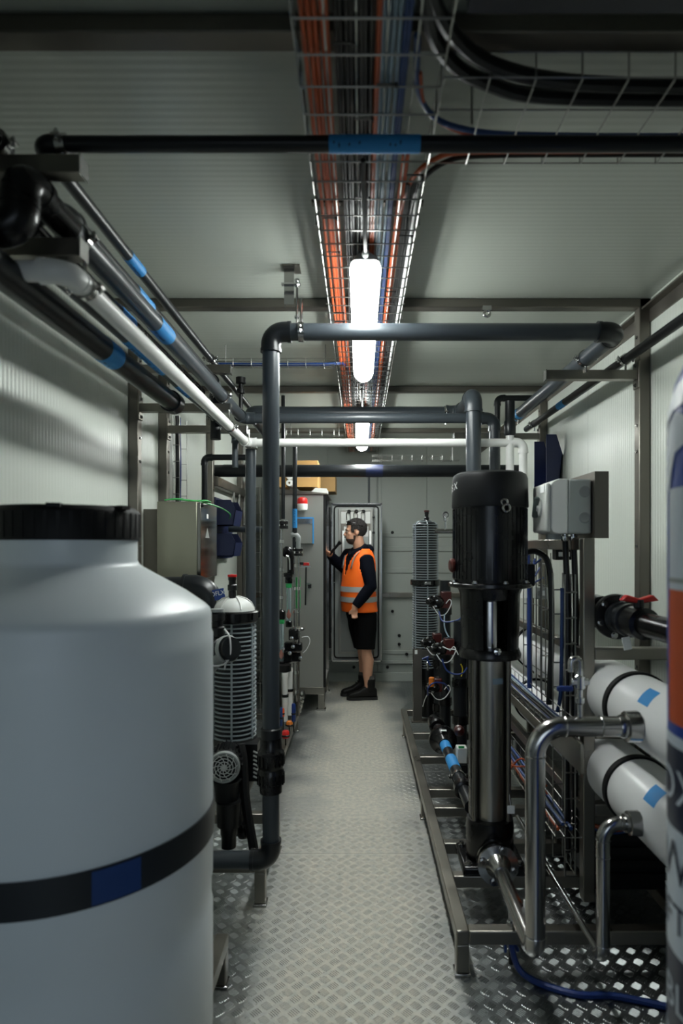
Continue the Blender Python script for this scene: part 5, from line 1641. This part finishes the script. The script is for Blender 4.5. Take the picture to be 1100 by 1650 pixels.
for z in (1.80, 1.64, 1.05, .55):
    MB().lathe([(.014, 0), (.016, .004), (.014, .016), (0, .018)], (D1 - .085, DY - .036, z), (0, -1, 0), 14).build('rod_guide', blk, od)
for z in (.6, 1.15, 1.7):
    MB().cyl((D0 - .012, DY - .01, z), (D0 - .012, DY - .01, z + .06), .011, seg=12).build('hinge', steel_b, od)
cable('door_cable', 'black cable hanging along the hinge side of the open door', [(-.315, 6.40, 1.9), (-.312, 6.40, 1.5), (-.315, 6.39, .9), (-.31, 6.40, .45)], .012, blk)

# ------------------------------------------------------------------ actuated valves and tubing on the far skid
def act_valve(label, c, s=1., ax=(-.8, -.6, .1), boxdx=.06):
    c = V(c)
    t = thing('actuated_valve', label, 'valve', c, 'actuated valves in front of the ribbed column')
    ax = V(ax).normalized()
    MB().lathe([(.02 * s, -.05 * s), (.045 * s, -.045 * s), (.05 * s, -.02 * s), (.05 * s, .01 * s), (.04 * s, .03 * s), (.02 * s, .034 * s)], c, ax, 22).build('valve_body', blk_g, t)
    MB().lathe([(.02 * s, .034 * s), (.024 * s, .036 * s), (.024 * s, .07 * s), (.016 * s, .08 * s), (0, .08 * s)], c, ax, 16).build('sensor_nose', blk_g, t)
    bb = MB()
    u = ax.orthogonal().normalized()
    w = ax.cross(u)
    for k in range(6):
        a = k * math.pi / 3
        bolt(bb, c + (u * math.cos(a) + w * math.sin(a)) * .042 * s + ax * .02 * s, ax, .006 * s, .012)
    bb.build('body_bolts', chrome, t)
    a = MB().cbox(c + V((boxdx * s + .02, .03, .015)), .075 * s, .07, .12 * s).build('actuator', dred, t, bevel=.008)
    MB().cbox(c + V((boxdx * s + .02, .025, .015 + .062 * s)), .05 * s, .04, .006).build('actuator_cap', chrome, a)
    MB().tube(spline([c + ax * .04 * s + V((.01, -.02, -.03)), c + V((.02, -.05, -.085 * s)), c + V((.07, -.04, -.08 * s)), c + V((.11, -.03, -.01)), c + V((.10, -.02, .02)), c + V((.075, -.01, -.01))]), .0035, 8).build('signal_cable', wht_c, t)
    return t
act_valve('topmost actuated valve with white cable loop beside the ribbed column', P(701, 970, 4.45))
act_valve('black actuated valve just below the ribbed column strap', P(690, 1036, 4.35), .85, boxdx=.05)
act_valve('actuated valve in the middle row next to the pump lantern', P(706, 1046, 4.15), .9)
act_valve('rear actuated valve half hidden by the pump lantern', P(728, 1044, 4.3), .8)
act_valve('low actuated valve above the blue-taped pipe', P(697, 1108, 4.1), .75, boxdx=.02)
tag(MB().lathe([(.016, 0), (.018, .005), (.018, .055), (.01, .06)], P(695, 1106, 4.0), (0, 0, 1), 14).build('amber_valve_cap', amber), 'amber valve cap low on the skid', 'fitting')
for k, (px, d, y0, y1, r) in enumerate(((717, 4.5, 935, 1150, .04), (741, 4.2, 1000, 1190, .045), (757, 4.7, 900, 1120, .05), (709, 4.75, 1045, 1130, .05))):
    a, b_ = P(px, y1, d), P(px, y0, d)  # black pipes added to fill the dark area behind the valves
    a.z = .161
    t = thing('dark_fill_pipe', ('slim black pipe added to fill the dark behind the topmost valve', 'black pipe added to fill the dark beside the pump column', 'thick black pipe added to fill the dark behind the pump lantern', 'short black pot added to fill the dark beside the angle post')[k], 'pipe', a)
    MB().cyl(a, b_, r, seg=20).build('pipe_section', pvc_d, t)
    for q in (.2, .5, .8):
        MB().lathe([(r, -.03), (r * 1.2, -.028), (r * 1.2, .028), (r, .03)], a.lerp(b_, q), (0, 0, 1), 20, caps=False).build('pipe_socket', blk_g, t)
for k, pts in enumerate((
        [P(707, 985, 4.3), P(712, 1000, 4.25), P(725, 1002, 4.2), P(742, 996, 4.2), P(748, 980, 4.25), P(744, 965, 4.3)],
        [P(693, 1072, 4.1), P(688, 1062, 4.1), P(690, 1058, 4.1), P(680, 1062, 4.1)],
        [P(712, 1062, 4.0), P(718, 1078, 4.0), P(730, 1086, 4.0), P(745, 1085, 4.0), P(752, 1076, 4.05)],
        [P(689, 1120, 4.0), P(690, 1108, 3.95), P(700, 1100, 3.95), P(716, 1102, 4.0), P(723, 1112, 4.05)],
        [P(716, 990, 4.35), P(716, 1010, 4.3), P(722, 1025, 4.25), P(735, 1040, 4.2), P(750, 1055, 4.2)])):
    cable('air_tube', ('blue air tube looped around the topmost valve', 'short blue air tube at the middle valves', 'hanging blue air tube loop below the middle valves', 'blue air tube arched over the low valve', 'grey air tube curving down to the pump column')[k], pts, .005, gry_c if k == 4 else hose_b)
cable('signal_wire', 'white wire curling from the low valve to skid', [P(681, 1138, 4.2), P(684, 1128, 4.1), P(688, 1120, 4.0)], .0035, wht_c)
cable('signal_wire', 'white wire across the middle actuators', [P(713, 1042, 4.0), P(722, 1046, 4.0), P(733, 1047, 4.0), P(738, 1055, 4.0)], .004, wht_c)
cable('signal_wire', 'yellow-green earth wire near the pump column', [P(742, 1070, 4.05), P(745, 1078, 4.05), P(743, 1090, 4.05)], .004, mat('yellow_wire', '#b9a61f', .4))
tp = f2
MB().lathe([(.008, 0), (.008, .03), (.013, .035), (.013, .06), (.006, .065), (.006, .09)], P(689, 1080, 4.6), (0, 0, 1), 10).build('tap_body', chrome, tp)
MB().cbox(P(689, 1071, 4.6), .04, .015, .008).build('tap_lever', chrome, tp)
# black floor pump wheel and taped pipe along the rail
tpip = pvc('taped_pipe', 'dark pipe with two blue tapes slanting along the skid rail', [(.483, 3.85, .37), (.483, 2.70, .365)], .029, pvc_d, tapes=[(0, .24, .38), (0, .48, .62)], clamps=[(0, .70, (0, 0, 1), .03)])
MB().lathe([(.03, 0), (.075, .004), (.08, .015), (.08, .05), (.06, .06), (.045, .09), (.035, .13)], (.483, 3.66, .37), (0, -1, 0), 28).build('flange_disc', blk_g, tpip)
MB().lathe([(.03, 0), (.045, .004), (.045, .05), (.036, .055)], (.483, 2.93, .366), (0, -1, 0), 24).build('end_union', blk_g, tpip)
MB().lathe([(.045, -.06), (.05, -.05), (.05, .06), (.04, .07)], (.483, 3.95, .37), (0, -1, 0), 24).build('inlet_bell', blk_g, tpip)
MB().cbox((.483, 3.585, .435), .03, .02, .003).build('paper_tag', paper, tpip)
tag(MB().lathe([(.012, 0), (.028, .01), (.03, .03), (.02, .05), (0, .055)], P(741, 1182, 3.5), (-.3, -.5, .8), 20).build('dark_red_float', dred), 'glossy dark red float behind the taped pipe', 'float')
gb = thing('meter_case', 'pale meter case low beside the pump column', 'instrument', P(742, 1225, 3.3))
MB().cbox(P(743, 1215, 3.3), .055, .06, .085).build('case', gry_l, gb, bevel=.006)
MB().cbox(P(743, 1204, 3.26), .03, .003, .012).build('green_display', grn_p, gb)
MB().cbox(P(743, 1236, 3.3), .06, .065, .05).build('case_base', blk, gb, bevel=.005)
# small chrome tee seen left of the motor
te = thing('vent_tee', 'steel vent pipe with ring handle between column and motor', 'vent', P(715, 858, 4.7))
MB().cyl(P(700, 856, 4.75), P(735, 856, 4.75), .018, seg=16).build('cross_pipe', steel_b, te)
MB().lathe([(.008, 0), (.008, .06), (.018, .065), (.018, .09), (.008, .095), (.008, .12)], P(718, 853, 4.75), (0, 0, 1), 12).build('vent_stem', chrome, te)
MB().ring(P(718, 830, 4.75), .022, .006, (0, 1, 0), 18, 6).build('ring_handle', chrome, te)
# low shelf items under the membranes
dkb = thing('cable_duct', 'dark lower cable duct with orange cable under the membranes', 'duct', (1.0, 2.5, .161))
MB().box(.90, 1.18, 2.40, 3.6, .17, .42).build('duct_body', blk_m, dkb, bevel=.004)
for k in range(4):
    MB().box(.90, 1.18, 2.385, 2.40, .215 + .05 * k, .24 + .05 * k).build('duct_slat', blk, dkb)
cable('rack_cable', 'orange cable laid over the dark duct under the membranes', [(.88, 2.36, .44), (.95, 2.34, .43), (1.05, 2.36, .43), (1.18, 2.35, .43)], .008, org_c)
cable('rack_cable', 'blue cable laid over the dark duct under the membranes', [(.88, 2.37, .425), (.95, 2.35, .415), (1.05, 2.37, .415), (1.18, 2.36, .415)], .007, blu_c)
# ------------------------------------------------------------------ the worker
WO = V((-.012, 6.17, 0))
WROT = R(26)
Mw = Matrix.Rotation(WROT, 3, 'Z')
skin = mat('skin', '#c08f74', .5, 0, .06, 25, .04, 90)
hoodm = mat('hoodie_navy', '#070a14', .85, 0, .15, 12, .2, 30, spec=.1)
shortm = mat('shorts_black', '#050506', .85, 0, .15, 12, .2, 30, spec=.1)
vestm = mat('vest_orange', '#ff6a0a', .7, 0, .06, 14, .25, 14)
reflm = mat('reflective_silver', '#a7aaa8', .35, .25, .08, 30, .1, 40)
hairm = mat('hair_dark', '#120c09', .6, 0, .25, 60, .5, 140)
bootm = mat('boot_leather', '#0c0b09', .55, 0, .2, 20, .2, 50, spec=.25)
solem = mat('boot_sole', '#0d0d0d', .7, 0, .1)
def Lw(px, py, d):
    """local point (before the turn) of what is seen at px, py at depth d"""
    return Mw.inverted() @ (P(px, py, d) - WO)
wk = thing('person', 'person in orange hi-vis vest, navy hoodie and black shorts at the cabinet', 'person', WO)
wk.rotation_euler.z = WROT
ORG[wk] = V((0, 0, 0))
# torso rings: centre x, half depth, half width by height (faces -X, left side towards -Y)
TOR = [(.80, .015, .125, .165), (.88, .005, .140, .175), (.96, -.005, .150, .178), (1.04, -.01, .150, .178), (1.12, -.008, .142, .18), (1.20, -.002, .135, .188), (1.28, .004, .128, .195), (1.35, .008, .118, .195), (1.40, .012, .105, .178), (1.435, .016, .088, .145), (1.465, .02, .072, .105), (1.49, .02, .062, .075)]
def tor_at(z):
    for a, b in zip(TOR[:-1], TOR[1:]):
        if a[0] <= z <= b[0]:
            f = (z - a[0]) / (b[0] - a[0])
            return [a[i] + (b[i] - a[i]) * f for i in range(1, 4)]
    return list(TOR[0][1:]) if z < TOR[0][0] else list(TOR[-1][1:])
# key joints
LS, LE, LWr = Lw(590, 904, 6.02), Lw(597, 945, 5.97), Lw(571, 979, 5.95)
RS, RE, RW = Lw(562, 895, 6.30), Lw(549, 914, 6.36), Lw(531, 893, 6.22)
HC = Lw(572, 856, 6.15)         # head centre
HM = Matrix.Rotation(R(-20), 3, 'Z')
def hp(x, y, z):
    return HC + HM @ V((x, y, z))
def hand(b, wrist, fwd, palm_n, curl=.5, s=1.):
    """palm, four fingers of unequal length and a thumb from the side of the palm"""
    f = V(fwd).normalized()
    n = V(palm_n)
    n = (n - f * n.dot(f)).normalized()
    sd = f.cross(n)
    M = Matrix((f, sd, n)).transposed()
    b.ball(wrist + f * .045 * s, (.05 * s, .040 * s, .017 * s), 14, 8, M)
    b.tube([wrist - f * .03, wrist + f * .03], [.027, .027], 12)
    for k, (o, L) in enumerate(((-.028, .066), (-.010, .078), (.009, .073), (.026, .058))):
        p = wrist + f * .082 * s + sd * o * s
        pts = [p - f * .02]
        d = f.copy()
        pts.append(p)
        for j, seg in enumerate((.45, .32, .23)):
            a = curl * (.55 + .25 * j)
            d = (Matrix.Rotation(-a, 3, sd) @ d) if True else d
            p = p + d * L * seg * s
            pts.append(p.copy())
        b.tube(pts, [.0095, .0095, .009, .0085, .0065], 8)
    p = wrist + f * .03 * s - sd * .034 * s
    d = (f * .7 - sd * .65 + n * .25).normalized()
    b.tube([p + sd * .012, p, p + d * .03 * s, p + d * .03 * s + (f * .9 - sd * .1 + n * .3).normalized() * .03 * s], [.012, .0115, .0105, .008], 8)
bd = MB()
bd.loft([((x, 0, z), rx * .86, ry * .86) for z, x, rx, ry in TOR])
bd.tube([(.015, 0, 1.44), hp(.028, 0, -.10), hp(.018, 0, -.03)], [.062, .057, .055], 16)
# head
bd.ball(hp(.012, 0, .028), (.098, .074, .092), 20, 14, HM)
bd.ball(hp(-.030, 0, -.045), (.062, .056, .078), 18, 12, HM)
bd.ball(hp(-.055, 0, -.092), (.034, .034, .026), 14, 10, HM)
bd.ball(hp(-.072, 0, .012), (.022, .05, .020), 14, 10, HM)
bd.ball(hp(-.078, 0, -.068), (.014, .024, .010), 12, 8, HM)
bd.ball(hp(-.076, 0, -.080), (.014, .021, .009), 12, 8, HM)
bd.tube([hp(-.083, 0, .006), hp(-.098, 0, -.018), hp(-.110, 0, -.036), hp(-.088, 0, -.046)], [.008, .010, .0125, .010], 10)
for s in (-1, 1):
    bd.ball(hp(-.093, s * .010, -.040), (.009, .008, .007), 8, 6, HM)
    bd.ball(hp(.014, s * .074, -.012), (.019, .009, .030), 12, 8, HM @ Matrix.Rotation(R(12), 3, 'Y'))
    bd.ball(hp(-.055, s * .036, -.028), (.024, .022, .020), 12, 8, HM)
# arms and hands under the sleeves
bd.tube([LS + V((0, .05, .0)), LS, LE, LWr], [.05, .05, .04, .027], 12)
bd.tube([RS + V((0, -.05, .0)), RS, RE, RW], [.05, .05, .04, .027], 12)
lf = Lw(571, 996, 5.95) - LWr
hand(bd, LWr, lf, V((0, 1, 0)) + V((.3, 0, 0)), 1.0, .85)
rf = Lw(522, 887, 6.15) - RW
hand(bd, RW, rf, V((0, 0, -1)), .75)
# legs
LH, LK, LA = V((.03, -.09, .86)), Lw(589, 1043, 6.06), Lw(593, 1104, 6.07)
RH, RK, RA = V((.03, .09, .86)), Lw(585, 1043, 6.26), Lw(586, 1098, 6.27)
LA.z = RA.z = .10
for H, K, A in ((LH, LK, LA), (RH, RK, RA)):
    cm = K.lerp(A, .32) + V((.014, 0, 0))
    bd.tube([H, H.lerp(K, .5), K + V((0, 0, .02)), K - V((0, 0, .05)), cm, K.lerp(A, .7), A + V((0, 0, .06)), A], [.09, .078, .062, .056, .062, .045, .038, .042], 16)
body = bd.build('body', skin, wk)
remesh(body, .0065, 3)
body.data.materials.clear()
body.data.materials.append(skin)
for s in (-1, 1):
    MB().ball(hp(-.0815, s * .030, -.008), (.009, .011, .0052), 12, 8, HM).build('eye', mat('eye_white', '#8f857c', .3), wk)
    MB().ball(hp(-.0895, s * .031, -.008), (.0035, .006, .006), 10, 6, HM).build('iris', mat('eye_dark', '#20140d', .2), wk)
    MB().tube([hp(-.078, s * .047, .010), hp(-.092, s * .034, .016), hp(-.096, s * .016, .012)], [.003, .005, .004], 8).build('eyebrow', hairm, wk)
# hair: shell over the crown, cut back from the face and ears
def shell(b, cen, rad, keep, seg=40, rings=28, jitter=0.):
    base = {}
    for i in range(rings + 1):
        t = math.pi * i / rings - math.pi / 2
        for k in range(seg):
            a = 2 * math.pi * k / seg
            d = V((math.cos(t) * math.cos(a), math.cos(t) * math.sin(a), math.sin(t)))
            j = 1 + jitter * mnoise.noise(d * 6)
            base[(i, k)] = V((cen[0] + rad[0] * d.x * j, cen[1] + rad[1] * d.y * j, cen[2] + rad[2] * d.z * j))
    for i in range(rings):
        for k in range(seg):
            q = [base[(i, k)], base[(i, (k + 1) % seg)], base[(i + 1, (k + 1) % seg)], base[(i + 1, k)]]
            m = (q[0] + q[1] + q[2] + q[3]) / 4
            if keep(m):
                n = len(b.v)
                b.v += [hp(*p) for p in q]
                b.f.append((n, n + 1, n + 2, n + 3))
def hair_keep(m):
    if m.z > .062 - max(0, m.x) * .2 and m.x < -.03:
        return True
    if m.x >= -.045 and m.z > .022 and m.x < .02:
        return True
    if m.x >= .02 and m.z > -.075:
        return True
    return -.045 < m.x < -.012 and abs(m.y) > .05 and m.z > -.012
hb = MB()
shell(hb, (.014, 0, .030), (.107, .083, .103), hair_keep, jitter=.05)
ho = hb.build('hair', hairm, wk)
sl = ho.modifiers.new('s', 'SOLIDIFY')
sl.thickness = .012
bb_ = MB()
shell(bb_, (-.032, 0, -.050), (.0655, .0585, .083), lambda m: (m.z < -.076 and m.x < .02 and not (m.x < -.075 and abs(m.y) < .018 and -.082 < m.z < -.066)) or (m.z < -.04 and abs(m.y) > .045 and -.02 < m.x < .01), jitter=.03)
bo = bb_.build('beard', mat('beard_brown', '#33231a', .7, 0, .25, 80, .5, 160), wk)
sl = bo.modifiers.new('s', 'SOLIDIFY')
sl.thickness = .006
MB().tube([hp(-.098, -.022, -.062), hp(-.104, 0, -.058), hp(-.098, .022, -.062)], [.004, .006, .004], 8).build('moustache', hairm, wk)
gl_ = MB()
gl_.tube([hp(.07, -.080, .045), hp(.0, -.092, .075), hp(-.05, -.075, .085), hp(-.085, 0, .092), hp(-.05, .075, .085), hp(0, .092, .075)], .0035, 8)
for s in (-1, 1):
    gl_.ball(hp(-.062, s * .045, .092), (.018, .026, .014), 12, 8, HM)
gl_.build('sunglasses', blk_g, wk)
# hoodie: torso and both sleeves in one skin, thick hood round the neck
hd = MB()
hd.loft([((x, 0, z), rx + .006, ry + .006) for z, x, rx, ry in TOR if z > .85])
for S_, E_, W_ in ((LS, LE, LWr), (RS, RE, RW)):
    inn = V((S_.x * .4, S_.y * .45, S_.z + .015))
    hd.tube([inn, S_ + V((0, 0, .005)), S_.lerp(E_, .5), E_, E_.lerp(W_, .5), W_ - (W_ - E_).normalized() * .015], [.06, .074, .072, .063, .056, .043], 18)
hd.tube([V((.055, 0, 1.50)), V((.035, -.075, 1.495)), V((-.025, -.082, 1.46)), V((-.075, -.035, 1.42)), V((-.085, 0, 1.40)), V((-.075, .035, 1.42)), V((-.025, .082, 1.46)), V((.035, .075, 1.495))], .030, 10, closed=True)
hd.ball((.10, 0, 1.465), (.05, .10, .055), 16, 10)
hdo = hd.build('hoodie', hoodm, wk)
remesh(hdo, .008, 3)
hdo.data.materials.clear()
hdo.data.materials.append(hoodm)
# shorts
sh = MB()
sh.loft([((.012, 0, .96), .128, .165), ((.015, 0, .90), .142, .180), ((.02, 0, .82), .138, .185), ((.022, 0, .76), .12, .17)])
for H, K in ((LH, LK), (RH, RK)):
    b0 = V((K.x - .002, K.y, .49))
    sh.tube([V((H.x, H.y * .9, .84)), V((H.x, H.y, .76)).lerp(b0, .3), V((H.x, H.y, .76)).lerp(b0, .7), b0], [.115, .108, .098, .094], 18)
sho = sh.build('shorts', shortm, wk)
remesh(sho, .009, 3)
sho.data.materials.clear()
sho.data.materials.append(shortm)
# vest: shell round the torso with V neck and arm holes
def vest_pt(a, z, off):
    x, rx, ry = tor_at(z)
    wr = .006 * mnoise.noise(V((math.cos(a) * 2.2, math.sin(a) * 2.2, z * 9)))
    low = max(0, 1.0 - z) * .10
    return V((x + (rx + off + wr + low) * math.cos(a), (ry + off + wr + low) * math.sin(a), z))
def in_vest(p):
    if p.x < .02 and abs(p.y) < (p.z - 1.20) * .40 + .0 and p.z > 1.20:
        return False
    if p.z > 1.462 and abs(p.y) < .10:
        return False
    for s, S_ in ((-1, LS), (1, RS)):
        if s * p.y > .09:
            dx, dz = (p.x - .005) / .082, (p.z - 1.30) / .125
            if dx * dx + dz * dz < 1 and s * p.y > .115:
                return False
    return True
vb_ = MB()
NA, NZ = 72, 44
zs_ = [.855 + (1.475 - .855) * i / NZ for i in range(NZ + 1)]
idx = {}
for i, z in enumerate(zs_):
    for k in range(NA):
        idx[(i, k)] = len(vb_.v)
        vb_.v.append(vest_pt(2 * math.pi * k / NA, z, .020))
for i in range(NZ):
    for k in range(NA):
        q = (idx[(i, k)], idx[(i, (k + 1) % NA)], idx[(i + 1, (k + 1) % NA)], idx[(i + 1, k)])
        m = sum((vb_.v[j] for j in q), V((0, 0, 0))) / 4
        if in_vest(m):
            vb_.f.append(q)
vo = vb_.build('vest', vestm, wk, angle=80)
sm_ = vo.modifiers.new('s', 'SMOOTH')
sm_.factor = .3
sm_.iterations = 2
sl = vo.modifiers.new('t', 'SOLIDIFY')
sl.thickness = .007
for z0, z1 in ((1.055, 1.105), (.955, 1.005)):
    b = MB()
    n = 72
    for j in range(4):
        for k in range(n):
            b.v.append(vest_pt(2 * math.pi * k / n, z0 + (z1 - z0) * j / 3, .026))
    for j in range(3):
        for k in range(n):
            b.f.append((j * n + k, j * n + (k + 1) % n, (j + 1) * n + (k + 1) % n, (j + 1) * n + k))
    b.build('reflective_band', reflm, vo)
for s in (-1, 1):
    b = MB()
    c = []
    for z in (1.28, 1.32, 1.36, 1.40, 1.43, 1.45):
        a = math.pi + s * (-1) * R(-52 + (1.45 - z) * 40) if False else None
        x, rx, ry = tor_at(z)
        y = s * (.118 - (1.45 - z) * .10)
        yy = min(.98, abs(y) / (ry + .027))
        c.append(V((x - (rx + .027) * math.sqrt(1 - yy * yy), y, z)))
    for p in c:
        b.v += [p + V((0, -.016, -.003 * s)), p + V((0, .016, .003 * s))]
    for k in range(len(c) - 1):
        b.f.append((2 * k, 2 * k + 1, 2 * k + 3, 2 * k + 2))
    so = b.build('shoulder_strip', reflm, vo)
    sl = so.modifiers.new('t', 'SOLIDIFY')
    sl.thickness = .003
# boots
def boot(A, yaw):
    Mb = Matrix.Rotation(yaw, 3, 'Z')
    def q(x, y, z):
        return V((A.x, A.y, 0)) + Mb @ V((x, y, z))
    b = MB()
    prof = [(.085, .034, .02, .10), (.055, .041, .02, .135), (.0, .042, .02, .15), (-.05, .041, .02, .125), (-.10, .046, .02, .092), (-.15, .048, .02, .078), (-.185, .042, .02, .068), (-.205, .026, .022, .05)]
    n = 16
    base = len(b.v)
    for x, w, z0, z1 in prof:
        for k in range(n):
            a = 2 * math.pi * k / n
            c, s = math.cos(a), math.sin(a)
            c = math.copysign(abs(c) ** .7, c)
            s = math.copysign(abs(s) ** .7, s)
            b.v.append(q(x, w * c, (z0 + z1) / 2 + (z1 - z0) / 2 * s))
    for i in range(len(prof) - 1):
        for k in range(n):
            b.f.append((base + i * n + k, base + i * n + (k + 1) % n, base + (i + 1) * n + (k + 1) % n, base + (i + 1) * n + k))
    b.f.append(tuple(base + k for k in range(n)))
    b.f.append(tuple(base + (len(prof) - 1) * n + k for k in range(n)))
    b.tube([q(.02, 0, .09), q(.02, 0, .15), q(.022, 0, .195), q(.022, 0, .205)], [.05, .048, .052, .050], 16)
    o = b.build('boot', bootm, wk)
    remesh(o, .007, 2)
    o.data.materials.clear()
    o.data.materials.append(bootm)
    s_ = MB()
    pts = [(.092, .03), (.08, .04), (.04, .042), (-.03, .039), (-.10, .048), (-.16, .048), (-.195, .038), (-.212, .015)]
    poly = [q(x, w, 0) for x, w in pts] + [q(x, -w, 0) for x, w in reversed(pts)]
    s_.prism(poly, (0, 0, .002), (0, 0, .03))
    s_.build('sole', solem, o)
    lc = MB()
    for k in range(4):
        x = -.05 + .018 * k - .02 * k * 0
        z = .128 + .016 * k
        lc.tube([q(x + .0, -.026, z - .012), q(x - .006, 0, z + .006), q(x, .026, z - .012)], .003, 6)
    lc.build('laces', rubber, o)
    MB().tube([q(.022, 0, .195), q(.022, 0, .235)], [.047, .045], 16).build('sock', mat('sock_grey', '#3c3a38', .9), o)
boot(LA + V((0, 0, 0)), R(-22))
boot(RA + V((-.03, 0, 0)), R(-12))
# dark tablet held into the open cabinet
tb_ = thing('inspection_torch', 'black handheld torch held up in the open cabinet', 'torch', P(536, 884, 6.2))
a, b_ = P(531, 893, 6.19), P(545, 877, 6.16)
MB().cyl(a, b_, .014, seg=14).build('grip', blk, tb_)
MB().lathe([(.014, 0), (.02, .012), (.02, .035), (.017, .036)], b_, (b_ - a), 14).build('torch_head', blk_m, tb_)
